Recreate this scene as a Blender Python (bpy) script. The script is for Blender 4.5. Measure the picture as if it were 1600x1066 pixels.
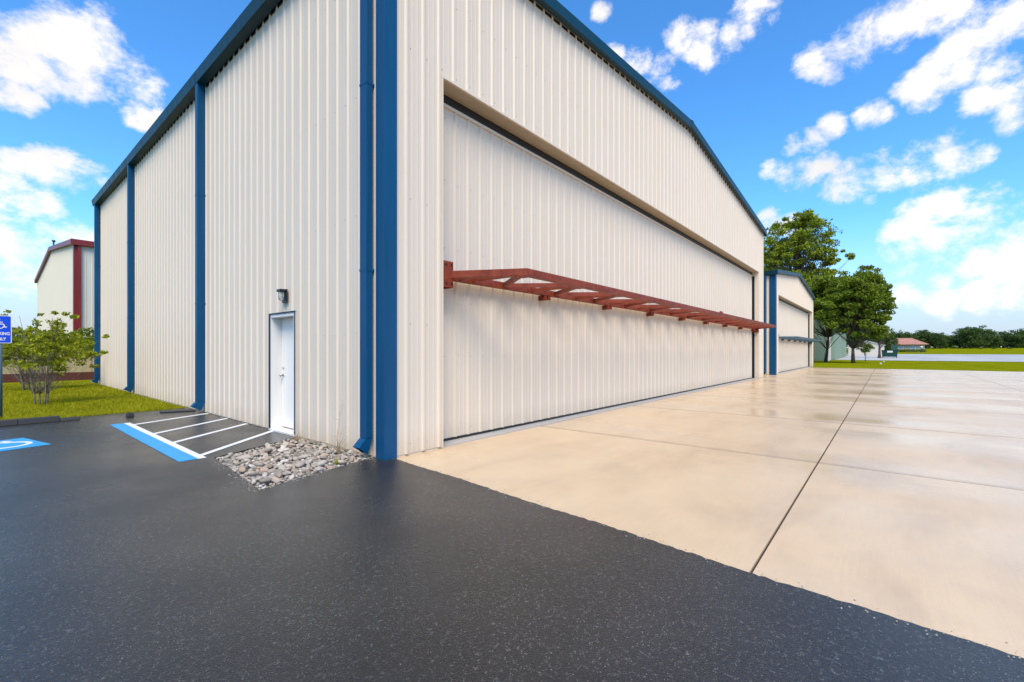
import bpy, bmesh, math, random
import numpy as np
from mathutils import Vector, Matrix

for o in list(bpy.data.objects):
    bpy.data.objects.remove(o)
S = bpy.context.scene
COL = S.collection
R = math.radians

# ------------------------------------------------------------------ camera
CAMX, CAMY, CAMZ = -3.65, -5.31, 1.5
HEAD = R(39.765)                      # heading measured from +X, the line of the hangar fronts
cam_d = bpy.data.cameras.new('camera')
cam = bpy.data.objects.new('camera', cam_d)
COL.objects.link(cam)
cam.location = (CAMX, CAMY, CAMZ)
cam.rotation_euler = (R(90), 0, HEAD - R(90))
cam_d.sensor_width = 36.0
cam_d.lens = 703.0 / 1600.0 * 36.0
cam_d.shift_y = 15.0 / 1600.0
cam_d.clip_start = 0.05
cam_d.clip_end = 3000
S.camera = cam
S.render.resolution_x, S.render.resolution_y = 1024, 682

# ------------------------------------------------------------------ sky, sun, exposure
SUN_EL, SUN_AZ = 52.0, 224.0          # azimuth clockwise from +Y
W = bpy.data.worlds.new('World')
S.world = W
W.use_nodes = True
wn, wl = W.node_tree.nodes, W.node_tree.links
wn.clear()
def N(tree, kind, **kw):
    n = tree.nodes.new(kind)
    for k, v in kw.items():
        setattr(n, k, v)
    return n
def build_sky():
    t = W.node_tree
    out = N(t, 'ShaderNodeOutputWorld')
    bg = N(t, 'ShaderNodeBackground')
    bg.inputs['Strength'].default_value = 0.1
    sky = N(t, 'ShaderNodeTexSky', sky_type='NISHITA', sun_disc=False)
    sky.sun_elevation = R(SUN_EL); sky.sun_rotation = R(SUN_AZ)
    sky.air_density = 1.0; sky.dust_density = 0.6; sky.ozone_density = 2.5
    hs = N(t, 'ShaderNodeHueSaturation')
    hs.inputs['Saturation'].default_value = 1.22
    hs.inputs['Value'].default_value = 1.5
    wl.new(sky.outputs[0], hs.inputs['Color'])
    tint = N(t, 'ShaderNodeMix', data_type='RGBA', blend_type='MULTIPLY'); tint.inputs['Factor'].default_value = 1.0
    tint.inputs['B'].default_value = (0.76, 1.10, 1.27, 1); wl.new(hs.outputs[0], tint.inputs['A'])
    tc = N(t, 'ShaderNodeTexCoord')
    d = tc.outputs['Generated']
    # cumulus puffs: (x, y, r) as seen from the apron, turned into sky directions; the rest of the dome gets random groups
    def puff(x, y, r):
        k = (x - 800) / 703.0
        v_ = Vector((math.cos(HEAD) + k * math.sin(HEAD), math.sin(HEAD) - k * math.cos(HEAD), (548 - y) / 703.0))
        return v_.normalized(), r / 703.0 / math.hypot(1, k) * 1.08
    seen = [(25,90,38),(60,70,45),(105,50,48),(140,75,42),(120,105,40),(170,100,30),(205,125,38),(235,130,20),(150,30,22),(60,110,30),
            (225,183,17),(205,182,15),(247,183,13),(40,155,18),(15,145,20),(60,268,26),(95,262,32),(130,275,32),(160,290,22),(20,262,22),
            (15,300,40),(55,315,32),(80,325,20),(20,380,45),(65,375,40),(105,380,40),(135,385,30),(30,430,40),(80,430,40),
            (1000,95,20),(1040,100,22),(1060,70,24),(1100,75,26),(1140,62,20),(1165,52,14),(1050,125,14),(960,85,14),(940,20,12),(1180,10,25),
            (1275,95,22),(1310,85,28),(1350,70,32),(1395,50,34),(1440,25,36),(1480,10,30),(1420,135,20),(1460,120,32),(1500,95,40),(1545,65,45),(1590,35,45),(1560,105,30),
            (1530,150,22),(1570,145,25),(1600,120,25),(1585,180,22),(1365,178,19),(1348,180,13),(1382,178,13),(1300,200,17),(1270,225,19),(1240,228,15),
            (1200,270,15),(1230,275,21),(1260,268,27),(1285,255,19),(1310,290,25),(1345,285,32),(1385,272,35),(1430,262,37),(1480,250,33),(1515,250,21),(1360,312,13),
            (1400,360,22),(1440,335,30),(1480,325,32),(1420,395,30),(1470,380,45),(1520,355,50),(1570,340,50),(1600,370,50),(1530,400,35),(1580,410,30),
            (1560,430,20),(1600,425,22),(1470,440,16),(1420,462,20),(1470,470,25),(1530,465,28),(1585,460,30),(1205,345,20),(1230,350,18)]
    puffs = [puff(*p) for p in seen]
    rs = random.Random(5); n = 0
    while n < 17:
        az = rs.uniform(0, 2 * math.pi); el = R(rs.uniform(8, 70))
        dd = (az - HEAD + math.pi) % (2 * math.pi) - math.pi
        if abs(dd) < R(56) and el < R(48):
            continue
        for j in range(4):
            a_, e_ = az + rs.gauss(0, 0.07), el + rs.gauss(0, 0.03)
            puffs.append((Vector((math.cos(e_) * math.cos(a_), math.cos(e_) * math.sin(a_), math.sin(e_))), rs.uniform(0.03, 0.065)))
        n += 1
    acc = None
    for c, r in puffs:
        q = 1 - math.cos(r)
        n1 = N(t, 'ShaderNodeVectorMath', operation='DOT_PRODUCT'); n1.inputs[1].default_value = c
        wl.new(d, n1.inputs[0])
        m1 = N(t, 'ShaderNodeMath', operation='MULTIPLY_ADD'); m1.inputs[1].default_value = -1 / q; m1.inputs[2].default_value = 1 / q
        wl.new(n1.outputs['Value'], m1.inputs[0])
        if acc is None:
            acc = m1.outputs[0]
        else:
            mm = N(t, 'ShaderNodeMath', operation='MINIMUM')
            wl.new(acc, mm.inputs[0]); wl.new(m1.outputs[0], mm.inputs[1]); acc = mm.outputs[0]
    # ragged edges
    nz = N(t, 'ShaderNodeTexNoise'); nz.inputs['Scale'].default_value = 11.0; nz.inputs['Detail'].default_value = 12.0
    nz.inputs['Roughness'].default_value = 0.66; nz.inputs['Distortion'].default_value = 0.15
    mp = N(t, 'ShaderNodeMapping'); mp.inputs['Scale'].default_value = (1, 1, 1.35)
    wl.new(d, mp.inputs[0]); wl.new(mp.outputs[0], nz.inputs['Vector'])
    # density = (1 - r2) * .5 + (noise - .5) * 2.6
    a1 = N(t, 'ShaderNodeMath', operation='MULTIPLY_ADD'); a1.inputs[1].default_value = -0.75; a1.inputs[2].default_value = 1.0
    wl.new(acc, a1.inputs[0])
    cl = N(t, 'ShaderNodeMath', operation='MAXIMUM'); cl.inputs[1].default_value = -1.1
    wl.new(a1.outputs[0], cl.inputs[0])
    a2 = N(t, 'ShaderNodeMath', operation='MULTIPLY_ADD'); a2.inputs[1].default_value = 5.2
    sub = N(t, 'ShaderNodeMath', operation='SUBTRACT'); sub.inputs[1].default_value = 0.5
    wl.new(nz.outputs['Fac'], sub.inputs[0]); wl.new(sub.outputs[0], a2.inputs[0]); wl.new(cl.outputs[0], a2.inputs[2])
    sm = N(t, 'ShaderNodeMapRange', interpolation_type='SMOOTHSTEP'); sm.inputs['From Min'].default_value = 0.0; sm.inputs['From Max'].default_value = 1.3
    wl.new(a2.outputs[0], sm.inputs['Value'])
    # pale haze low over the horizon
    sep = N(t, 'ShaderNodeSeparateXYZ'); wl.new(d, sep.inputs[0])
    hz = N(t, 'ShaderNodeMapRange', interpolation_type='SMOOTHSTEP')
    hz.inputs['From Min'].default_value = 0.0; hz.inputs['From Max'].default_value = 0.24
    hz.inputs['To Min'].default_value = 1.0; hz.inputs['To Max'].default_value = 0.0
    wl.new(sep.outputs['Z'], hz.inputs['Value'])
    mxh = N(t, 'ShaderNodeMix', data_type='RGBA'); mxh.inputs['B'].default_value = (4.1, 4.9, 5.8, 1)
    wl.new(hz.outputs[0], mxh.inputs['Factor']); wl.new(tint.outputs['Result'], mxh.inputs['A'])
    # cloud tone: bright tops, slightly grey thick parts
    tone = N(t, 'ShaderNodeMix', data_type='RGBA'); tone.inputs['A'].default_value = (7.4, 7.1, 6.8, 1); tone.inputs['B'].default_value = (5.4, 5.4, 5.6, 1)
    nz2 = N(t, 'ShaderNodeTexNoise'); nz2.inputs['Scale'].default_value = 5.0; nz2.inputs['Detail'].default_value = 5.0
    wl.new(mp.outputs[0], nz2.inputs['Vector'])
    tm = N(t, 'ShaderNodeMapRange'); tm.inputs['From Min'].default_value = 0.5; tm.inputs['From Max'].default_value = 0.8
    wl.new(nz2.outputs['Fac'], tm.inputs['Value']); wl.new(tm.outputs[0], tone.inputs['Factor'])
    mx = N(t, 'ShaderNodeMix', data_type='RGBA')
    wl.new(sm.outputs[0], mx.inputs['Factor']); wl.new(mxh.outputs['Result'], mx.inputs['A']); wl.new(tone.outputs['Result'], mx.inputs['B'])
    wl.new(mx.outputs['Result'], bg.inputs['Color'])
    wl.new(bg.outputs[0], out.inputs['Surface'])
build_sky()

sd = bpy.data.lights.new('sun', 'SUN')
sd.energy = 2.7; sd.angle = R(34); sd.color = (1.0, 0.88, 0.71)
sun = bpy.data.objects.new('sun', sd)
COL.objects.link(sun)
sv = Vector((math.sin(R(SUN_AZ)) * math.cos(R(SUN_EL)), math.cos(R(SUN_AZ)) * math.cos(R(SUN_EL)), math.sin(R(SUN_EL))))
sun.rotation_euler = (-sv).to_track_quat('-Z', 'Y').to_euler()
sun.location = (-20, -20, 40)
S.view_settings.view_transform = 'Standard'
S.view_settings.look = 'None'
S.view_settings.gamma = 1.0
S.view_settings.use_curve_mapping = False
S.view_settings.exposure = 0.66

# ------------------------------------------------------------------ materials
MATS = {}
def mat(name, col, rough=0.5, spec=0.5, metal=0.0):
    m = bpy.data.materials.new(name); m.use_nodes = True
    b = m.node_tree.nodes['Principled BSDF']
    b.inputs['Base Color'].default_value = (*col, 1)
    b.inputs['Roughness'].default_value = rough
    b.inputs['Specular IOR Level'].default_value = spec
    b.inputs['Metallic'].default_value = metal
    MATS[name] = m
    return m
def nodes(m):
    t = m.node_tree
    return t, t.nodes['Principled BSDF'], t.links
def noise(t, vec, scale, detail=4, rough=0.55, dist=0.0):
    n = N(t, 'ShaderNodeTexNoise'); n.inputs['Scale'].default_value = scale; n.inputs['Detail'].default_value = detail
    n.inputs['Roughness'].default_value = rough; n.inputs['Distortion'].default_value = dist
    if vec is not None: t.links.new(vec, n.inputs['Vector'])
    return n.outputs['Fac']
def mapping(t, scale, kind='Object', loc=(0, 0, 0)):
    if kind == 'World':
        src = N(t, 'ShaderNodeNewGeometry').outputs['Position']
    else:
        src = N(t, 'ShaderNodeTexCoord').outputs[kind]
    m = N(t, 'ShaderNodeMapping'); m.inputs['Scale'].default_value = scale; m.inputs['Location'].default_value = loc
    t.links.new(src, m.inputs[0]); return m.outputs[0]
def ramp(t, fac, stops):
    r = N(t, 'ShaderNodeValToRGB')
    el = r.color_ramp.elements
    while len(el) < len(stops): el.new(0.5)
    for e, (p, c) in zip(el, stops):
        e.position = p; e.color = (*c, 1) if len(c) == 3 else c
    t.links.new(fac, r.inputs[0]); return r.outputs[0]
def mrange(t, v, a, b, c, d):
    n = N(t, 'ShaderNodeMapRange'); t.links.new(v, n.inputs['Value'])
    for k, x in zip(('From Min', 'From Max', 'To Min', 'To Max'), (a, b, c, d)): n.inputs[k].default_value = x
    return n.outputs[0]
def mixc(t, fac, a, b, mode='MIX'):
    n = N(t, 'ShaderNodeMix', data_type='RGBA', blend_type=mode)
    for key, x in (('Factor', fac), ('A', a), ('B', b)):
        if isinstance(x, (int, float)): n.inputs[key].default_value = x
        elif isinstance(x, tuple): n.inputs[key].default_value = (*x, 1)
        else: t.links.new(x, n.inputs[key])
    return n.outputs['Result']
def bump(t, b, h, strength, dist=0.01):
    n = N(t, 'ShaderNodeBump'); n.inputs['Strength'].default_value = strength; n.inputs['Distance'].default_value = dist
    t.links.new(h, n.inputs['Height']); t.links.new(n.outputs[0], b.inputs['Normal'])

def m_siding(name, col):
    m = mat(name, col, 0.45, 0.25)
    t, b, l = nodes(m)
    streak = noise(t, mapping(t, (9, 9, 0.35), 'World'), 1.0, 6, 0.6)
    blot = noise(t, mapping(t, (0.7, 0.7, 0.5), 'World'), 1.0, 4)
    c1 = ramp(t, streak, [(0.3, tuple(x * 0.95 for x in col)), (0.62, col)])
    c2 = mixc(t, mrange(t, blot, 0.35, 0.7, 0.0, 0.5), c1, tuple(x * y for x, y in zip(col, (0.95, 0.94, 0.91))))
    # splash dirt kicked up from the ground
    z = N(t, 'ShaderNodeSeparateXYZ'); l.new(mapping(t, (1, 1, 1), 'World'), z.inputs[0])
    sp = N(t, 'ShaderNodeMath', operation='MULTIPLY_ADD'); sp.inputs[1].default_value = 0.5
    l.new(noise(t, mapping(t, (14, 14, 6), 'World'), 1.0, 6, 0.7), sp.inputs[0]); l.new(z.outputs['Z'], sp.inputs[2])
    c3 = mixc(t, mrange(t, sp.outputs[0], 0.24, 0.62, 0.5, 0.0), c2, tuple(x * y for x, y in zip(col, (0.72, 0.66, 0.56))))
    l.new(c3, b.inputs['Base Color'])
    bump(t, b, noise(t, mapping(t, (3, 3, 1.2), 'World'), 1.0, 3), 0.4, 0.02)
    return m
m_siding('siding', (0.69, 0.585, 0.47))
m_siding('siding_door', (0.67, 0.57, 0.46))
m_siding('siding_cream', (0.66, 0.60, 0.51))
m_siding('siding_green', (0.19, 0.255, 0.20))
def m_paint(name, col, rough=0.35, var=0.14):
    m = mat(name, col, rough, 0.3)
    t, b, l = nodes(m)
    n1 = noise(t, mapping(t, (6, 6, 0.5), 'World'), 1.0, 5)
    l.new(ramp(t, n1, [(0.3, tuple(x * (1 - var) for x in col)), (0.7, tuple(x * (1 + var) for x in col))]), b.inputs['Base Color'])
    l.new(mrange(t, n1, 0.3, 0.7, rough - 0.08, rough + 0.1), b.inputs['Roughness'])
    return m
m_paint('blue', (0.001, 0.060, 0.150), 0.42)
m_paint('teal', (0.001, 0.034, 0.054), 0.45)
m_paint('bluegrey', (0.055, 0.10, 0.13), 0.45)
m_paint('redtrim', (0.19, 0.022, 0.022), 0.4)
m_paint('white_paint', (0.82, 0.775, 0.71), 0.35, 0.03)
m_paint('frame_paint', (0.70, 0.68, 0.64), 0.4, 0.04)
m_paint('soffit', (0.42, 0.34, 0.24), 0.6, 0.1)
m_paint('navy', (0.006, 0.02, 0.06), 0.4)
m_paint('roof_metal', (0.55, 0.55, 0.53), 0.4)
m_paint('dumpster_green', (0.010, 0.055, 0.045), 0.5)
m_paint('sign_blue', (0.005, 0.07, 0.62), 0.35, 0.04)
m_paint('post_steel', (0.07, 0.12, 0.15), 0.4, 0.1)
m_paint('house_wall', (0.55, 0.50, 0.42), 0.7)
m_paint('tan_wall', (0.42, 0.34, 0.19), 0.8, 0.15)
m_paint('redbrown', (0.10, 0.03, 0.022), 0.7, 0.2)
mat('black', (0.012, 0.012, 0.013), 0.5)
mat('rubber', (0.022, 0.021, 0.021), 0.55)
mat('steel', (0.55, 0.55, 0.54), 0.3, 0.5, 0.9)
mat('screw', (0.42, 0.39, 0.35), 0.45, 0.5, 0.3)
mat('window_glass', (0.35, 0.45, 0.52), 0.08)
mat('lamp_black', (0.012, 0.013, 0.014), 0.4)
g = mat('lamp_glass', (0.86, 0.84, 0.76), 0.12)
g.node_tree.nodes['Principled BSDF'].inputs['Transmission Weight'].default_value = 0.75
mat('lamp_inner', (0.75, 0.72, 0.62), 0.5)

m = m_paint('primer', (0.36, 0.070, 0.042), 0.55, 0.2)
t, b, l = nodes(m)
rn = noise(t, mapping(t, (5, 5, 5), 'World'), 1.0, 8, 0.7)
l.new(ramp(t, rn, [(0.3, (0.10, 0.016, 0.006)), (0.5, (0.205, 0.033, 0.012)), (0.75, (0.28, 0.058, 0.024))]), b.inputs['Base Color'])

# asphalt, damp, with pale aggregate flecks
m = mat('asphalt', (0.03, 0.03, 0.032), 0.4)
t, b, l = nodes(m)
P = mapping(t, (1, 1, 1), 'World')
big = noise(t, P, 0.45, 5, 0.6)
fine = noise(t, P, 95, 3, 0.7)
col = ramp(t, fine, [(0.32, (0.010, 0.0092, 0.008)), (0.55, (0.026, 0.0238, 0.021)), (0.72, (0.055, 0.051, 0.046))])
vo = N(t, 'ShaderNodeTexVoronoi', feature='F1'); vo.inputs['Scale'].default_value = 105; l.new(P, vo.inputs['Vector'])
vs = N(t, 'ShaderNodeSeparateColor'); l.new(vo.outputs['Color'], vs.inputs[0])
pick = mrange(t, vs.outputs[0], 0.90, 0.93, 0, 1)
near = mrange(t, vo.outputs['Distance'], 0.30, 0.22, 0, 1)
fl = N(t, 'ShaderNodeMath', operation='MULTIPLY'); l.new(pick, fl.inputs[0]); l.new(near, fl.inputs[1])
patch = noise(t, mapping(t, (1, 1, 1), 'World', (3.1, 7.7, 0)), 0.9, 6, 0.68)
fm = N(t, 'ShaderNodeMath', operation='MULTIPLY'); l.new(fl.outputs[0], fm.inputs[0]); l.new(mrange(t, patch, 0.38, 0.62, 0.25, 1.0), fm.inputs[1])
col = mixc(t, mrange(t, patch, 0.42, 0.68, 0.0, 0.55), col, (0.038, 0.0355, 0.0315))
c = mixc(t, fm.outputs[0], col, (0.36, 0.34, 0.31))
wn_ = noise(t, P, 42, 2, 0.5, 0.8)
band = N(t, 'ShaderNodeMath', operation='ABSOLUTE'); sb_ = N(t, 'ShaderNodeMath', operation='SUBTRACT'); sb_.inputs[1].default_value = 0.5
l.new(wn_, sb_.inputs[0]); l.new(sb_.outputs[0], band.inputs[0])
gate = mrange(t, noise(t, P, 30, 3, 0.6), 0.52, 0.60, 0.0, 0.75)
wm = N(t, 'ShaderNodeMath', operation='MULTIPLY'); l.new(mrange(t, band.outputs[0], 0.012, 0.028, 1.0, 0.0), wm.inputs[0]); l.new(gate, wm.inputs[1])
c = mixc(t, wm.outputs[0], c, (0.17, 0.165, 0.155))
c = mixc(t, mrange(t, big, 0.35, 0.7, 0.0, 0.45), c, (0.014, 0.0128, 0.011))
l.new(c, b.inputs['Base Color'])
l.new(mrange(t, big, 0.34, 0.66, 0.15, 0.38), b.inputs['Roughness'])
vb = N(t, 'ShaderNodeTexVoronoi', feature='F1'); vb.inputs['Scale'].default_value = 110; l.new(P, vb.inputs['Vector'])
hh = N(t, 'ShaderNodeMath', operation='MULTIPLY_ADD'); hh.inputs[1].default_value = -0.9; l.new(vb.outputs['Distance'], hh.inputs[0]); l.new(fine, hh.inputs[2])
bump(t, b, hh.outputs[0], 0.36, 0.006)

# broom-finished concrete, wet
m = mat('concrete', (0.55, 0.46, 0.36), 0.4)
t, b, l = nodes(m)
P = mapping(t, (1, 1, 1), 'World')
st = noise(t, mapping(t, (0.5, 1.3, 1), 'World'), 0.9, 7, 0.62, 0.4)
mo = noise(t, P, 2.2, 6, 0.65)
gr = noise(t, P, 120, 2, 0.6)
oi = N(t, 'ShaderNodeObjectInfo')
c = ramp(t, st, [(0.28, (0.54, 0.365, 0.20)), (0.48, (0.685, 0.475, 0.265)), (0.74, (0.745, 0.54, 0.315))])
c = mixc(t, mrange(t, mo, 0.45, 0.78, 0, 0.4), c, (0.49, 0.365, 0.235))
c = mixc(t, mrange(t, gr, 0.3, 0.7, 0.0, 0.22), c, (0.40, 0.34, 0.27))
c = mixc(t, mrange(t, oi.outputs['Random'], 0, 1, 0.0, 0.16), c, (0.44, 0.37, 0.29))
sx_ = N(t, 'ShaderNodeSeparateXYZ'); l.new(N(t, 'ShaderNodeTexCoord').outputs['Object'], sx_.inputs[0])
wob = N(t, 'ShaderNodeMath', operation='MULTIPLY_ADD'); wob.inputs[1].default_value = -0.22
l.new(noise(t, P, 3.0, 5, 0.7), wob.inputs[0]); l.new(sx_.outputs['X'], wob.inputs[2])
c = mixc(t, mrange(t, wob.outputs[0], -0.11, 0.04, 0.45, 0.0), c, (0.22, 0.165, 0.115))
spots = noise(t, P, 9.0, 6, 0.75)
c = mixc(t, mrange(t, spots, 0.66, 0.76, 0.0, 0.38), c, (0.27, 0.19, 0.12))
broom = noise(t, mapping(t, (2.0, 75, 1), 'World'), 1.0, 3, 0.6)
c = mixc(t, mrange(t, broom, 0.35, 0.65, 0.10, 0.0), c, (0.36, 0.27, 0.18))
l.new(c, b.inputs['Base Color'])
wet = noise(t, mapping(t, (0.55, 0.13, 1), 'World'), 1.0, 3, 0.5)
l.new(mrange(t, wet, 0.36, 0.62, 0.17, 0.40), b.inputs['Roughness'])
bump(t, b, gr, 0.06, 0.004)
mat('joint', (0.035, 0.03, 0.025), 0.8)

m = mat('taxiway', (0.42, 0.40, 0.37), 0.5)
t, b, l = nodes(m)
l.new(ramp(t, noise(t, mapping(t, (0.03, 0.12, 1), 'World'), 1.0, 5), [(0.3, (0.34, 0.32, 0.30)), (0.7, (0.50, 0.47, 0.43))]), b.inputs['Base Color'])

def m_grass(name, a, bb, cc):
    m = mat(name, bb, 0.9, 0.05)
    t, b, l = nodes(m)
    n1 = noise(t, mapping(t, (0.25, 0.5, 1), 'World'), 1.0, 6, 0.6)
    n2 = noise(t, mapping(t, (1, 1, 1), 'World'), 18, 5, 0.7)
    c = ramp(t, n1, [(0.3, a), (0.5, bb), (0.72, cc)])
    c = mixc(t, mrange(t, n2, 0.35, 0.7, 0.5, 0.0), c, tuple(x * 0.55 for x in a))
    df = N(t, 'ShaderNodeBsdfDiffuse'); l.new(c, df.inputs['Color'])
    bn_ = N(t, 'ShaderNodeBump'); bn_.inputs['Strength'].default_value = 0.8; bn_.inputs['Distance'].default_value = 0.05
    l.new(n2, bn_.inputs['Height']); l.new(bn_.outputs[0], df.inputs['Normal'])
    l.new(df.outputs[0], t.nodes['Material Output'].inputs['Surface'])
    return m
m_grass('grass', (0.17, 0.185, 0.004), (0.23, 0.24, 0.005), (0.29, 0.285, 0.008))
def m_leaf(name, cols, trans=0.25):
    m = bpy.data.materials.new(name); m.use_nodes = True; MATS[name] = m
    t = m.node_tree; b = t.nodes['Principled BSDF']; l = t.links
    ge = N(t, 'ShaderNodeNewGeometry')
    c = ramp(t, ge.outputs['Random Per Island'], [(i / (len(cols) - 1), x) for i, x in enumerate(cols)])
    n1 = noise(t, mapping(t, (1, 1, 1), 'World'), 0.8, 3)
    c = mixc(t, mrange(t, n1, 0.4, 0.65, 0.0, 0.5), c, cols[0])
    l.new(c, b.inputs['Base Color'])
    b.inputs['Roughness'].default_value = 0.6; b.inputs['Specular IOR Level'].default_value = 0.12
    tr = N(t, 'ShaderNodeBsdfTranslucent'); l.new(c, tr.inputs['Color'])
    mx = N(t, 'ShaderNodeMixShader'); mx.inputs[0].default_value = trans
    l.new(b.outputs[0], mx.inputs[1]); l.new(tr.outputs[0], mx.inputs[2])
    l.new(mx.outputs[0], t.nodes['Material Output'].inputs['Surface'])
    return m
m_leaf('grass_blade', [(0.22, 0.235, 0.004), (0.31, 0.32, 0.005), (0.39, 0.38, 0.008), (0.42, 0.36, 0.03)], 0.3)
m_leaf('leaf_tree', [(0.11, 0.155, 0.012), (0.21, 0.265, 0.02), (0.30, 0.35, 0.028), (0.39, 0.42, 0.04)])
m_leaf('leaf_dark', [(0.085, 0.13, 0.012), (0.17, 0.23, 0.018), (0.27, 0.32, 0.026)])
m_leaf('leaf_far', [(0.045, 0.085, 0.022), (0.075, 0.125, 0.03), (0.12, 0.17, 0.04)])
m_leaf('leaf_shrub', [(0.16, 0.20, 0.010), (0.26, 0.30, 0.014), (0.36, 0.39, 0.02), (0.43, 0.44, 0.03)], 0.35)
m_leaf('leaf_pale', [(0.10, 0.15, 0.02), (0.17, 0.22, 0.03)], 0.35)
m_leaf('hedge_leaf', [(0.11, 0.155, 0.010), (0.18, 0.225, 0.014), (0.25, 0.28, 0.02)], 0.3)
m = mat('bark', (0.10, 0.075, 0.055), 0.9, 0.2)
t, b, l = nodes(m)
bn = noise(t, mapping(t, (6, 6, 1.2), 'World'), 1.5, 6, 0.7)
l.new(ramp(t, bn, [(0.3, (0.045, 0.033, 0.025)), (0.7, (0.14, 0.11, 0.085))]), b.inputs['Base Color']); bump(t, b, bn, 0.8, 0.05)
m = mat('bark_pale', (0.24, 0.19, 0.14), 0.8, 0.2)
t, b, l = nodes(m)
bn = noise(t, mapping(t, (10, 10, 3), 'World'), 1.5, 5, 0.7)
l.new(ramp(t, bn, [(0.3, (0.11, 0.085, 0.06)), (0.7, (0.32, 0.27, 0.21))]), b.inputs['Base Color'])
m = mat('stone', (0.4, 0.36, 0.31), 0.75, 0.3)
t, b, l = nodes(m)
oi = N(t, 'ShaderNodeObjectInfo')
c = ramp(t, oi.outputs['Random'], [(0.0, (0.21, 0.175, 0.135)), (0.35, (0.38, 0.32, 0.255)), (0.7, (0.48, 0.42, 0.345)), (0.88, (0.44, 0.30, 0.20)), (1.0, (0.68, 0.62, 0.54))])
c = mixc(t, mrange(t, noise(t, mapping(t, (1, 1, 1), 'World'), 45, 5, 0.7), 0.35, 0.7, 0.4, 0.0), c, (0.17, 0.15, 0.13))
l.new(c, b.inputs['Base Color']); bump(t, b, noise(t, mapping(t, (1, 1, 1), 'World'), 60, 4), 0.4, 0.01)
m = mat('pebble', (0.38, 0.34, 0.29), 0.8, 0.3)
t, b, l = nodes(m)
ge = N(t, 'ShaderNodeNewGeometry')
l.new(ramp(t, ge.outputs['Random Per Island'], [(0.0, (0.17, 0.15, 0.13)), (0.5, (0.36, 0.32, 0.28)), (0.85, (0.44, 0.36, 0.28)), (1.0, (0.6, 0.58, 0.54))]), b.inputs['Base Color'])
m = mat('soil', (0.11, 0.085, 0.06), 0.95, 0.1)
t, b, l = nodes(m)
l.new(ramp(t, noise(t, mapping(t, (1, 1, 1), 'World'), 25, 6, 0.7), [(0.3, (0.05, 0.038, 0.028)), (0.7, (0.16, 0.125, 0.09))]), b.inputs['Base Color'])
def m_worn(name, col):
    m = mat(name, col, 0.5, 0.4)
    t, b, l = nodes(m)
    n1 = noise(t, mapping(t, (1, 1, 1), 'World'), 60, 5, 0.75)
    n2 = noise(t, mapping(t, (1, 1, 1), 'World'), 3.5, 4, 0.6)
    s = N(t, 'ShaderNodeMath', operation='MULTIPLY_ADD'); s.inputs[1].default_value = 0.5; l.new(n2, s.inputs[0]); l.new(n1, s.inputs[2])
    l.new(ramp(t, s.outputs[0], [(0.50, (0.05, 0.05, 0.052)), (0.58, tuple(x * 0.75 for x in col)), (0.72, col)]), b.inputs['Base Color'])
    bump(t, b, n1, 0.4, 0.004)
m_worn('mark_white', (0.72, 0.72, 0.71))
m_worn('mark_blue', (0.03, 0.31, 0.62))
m = mat('roof_tile', (0.42, 0.17, 0.12), 0.8)
t, b, l = nodes(m)
l.new(ramp(t, noise(t, mapping(t, (1, 1, 4), 'World'), 2.0, 4), [(0.3, (0.33, 0.13, 0.09)), (0.7, (0.52, 0.25, 0.18))]), b.inputs['Base Color'])
mat('dry_stem', (0.30, 0.22, 0.13), 0.8)
mat('plastic_white', (0.72, 0.72, 0.70), 0.45)

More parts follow.
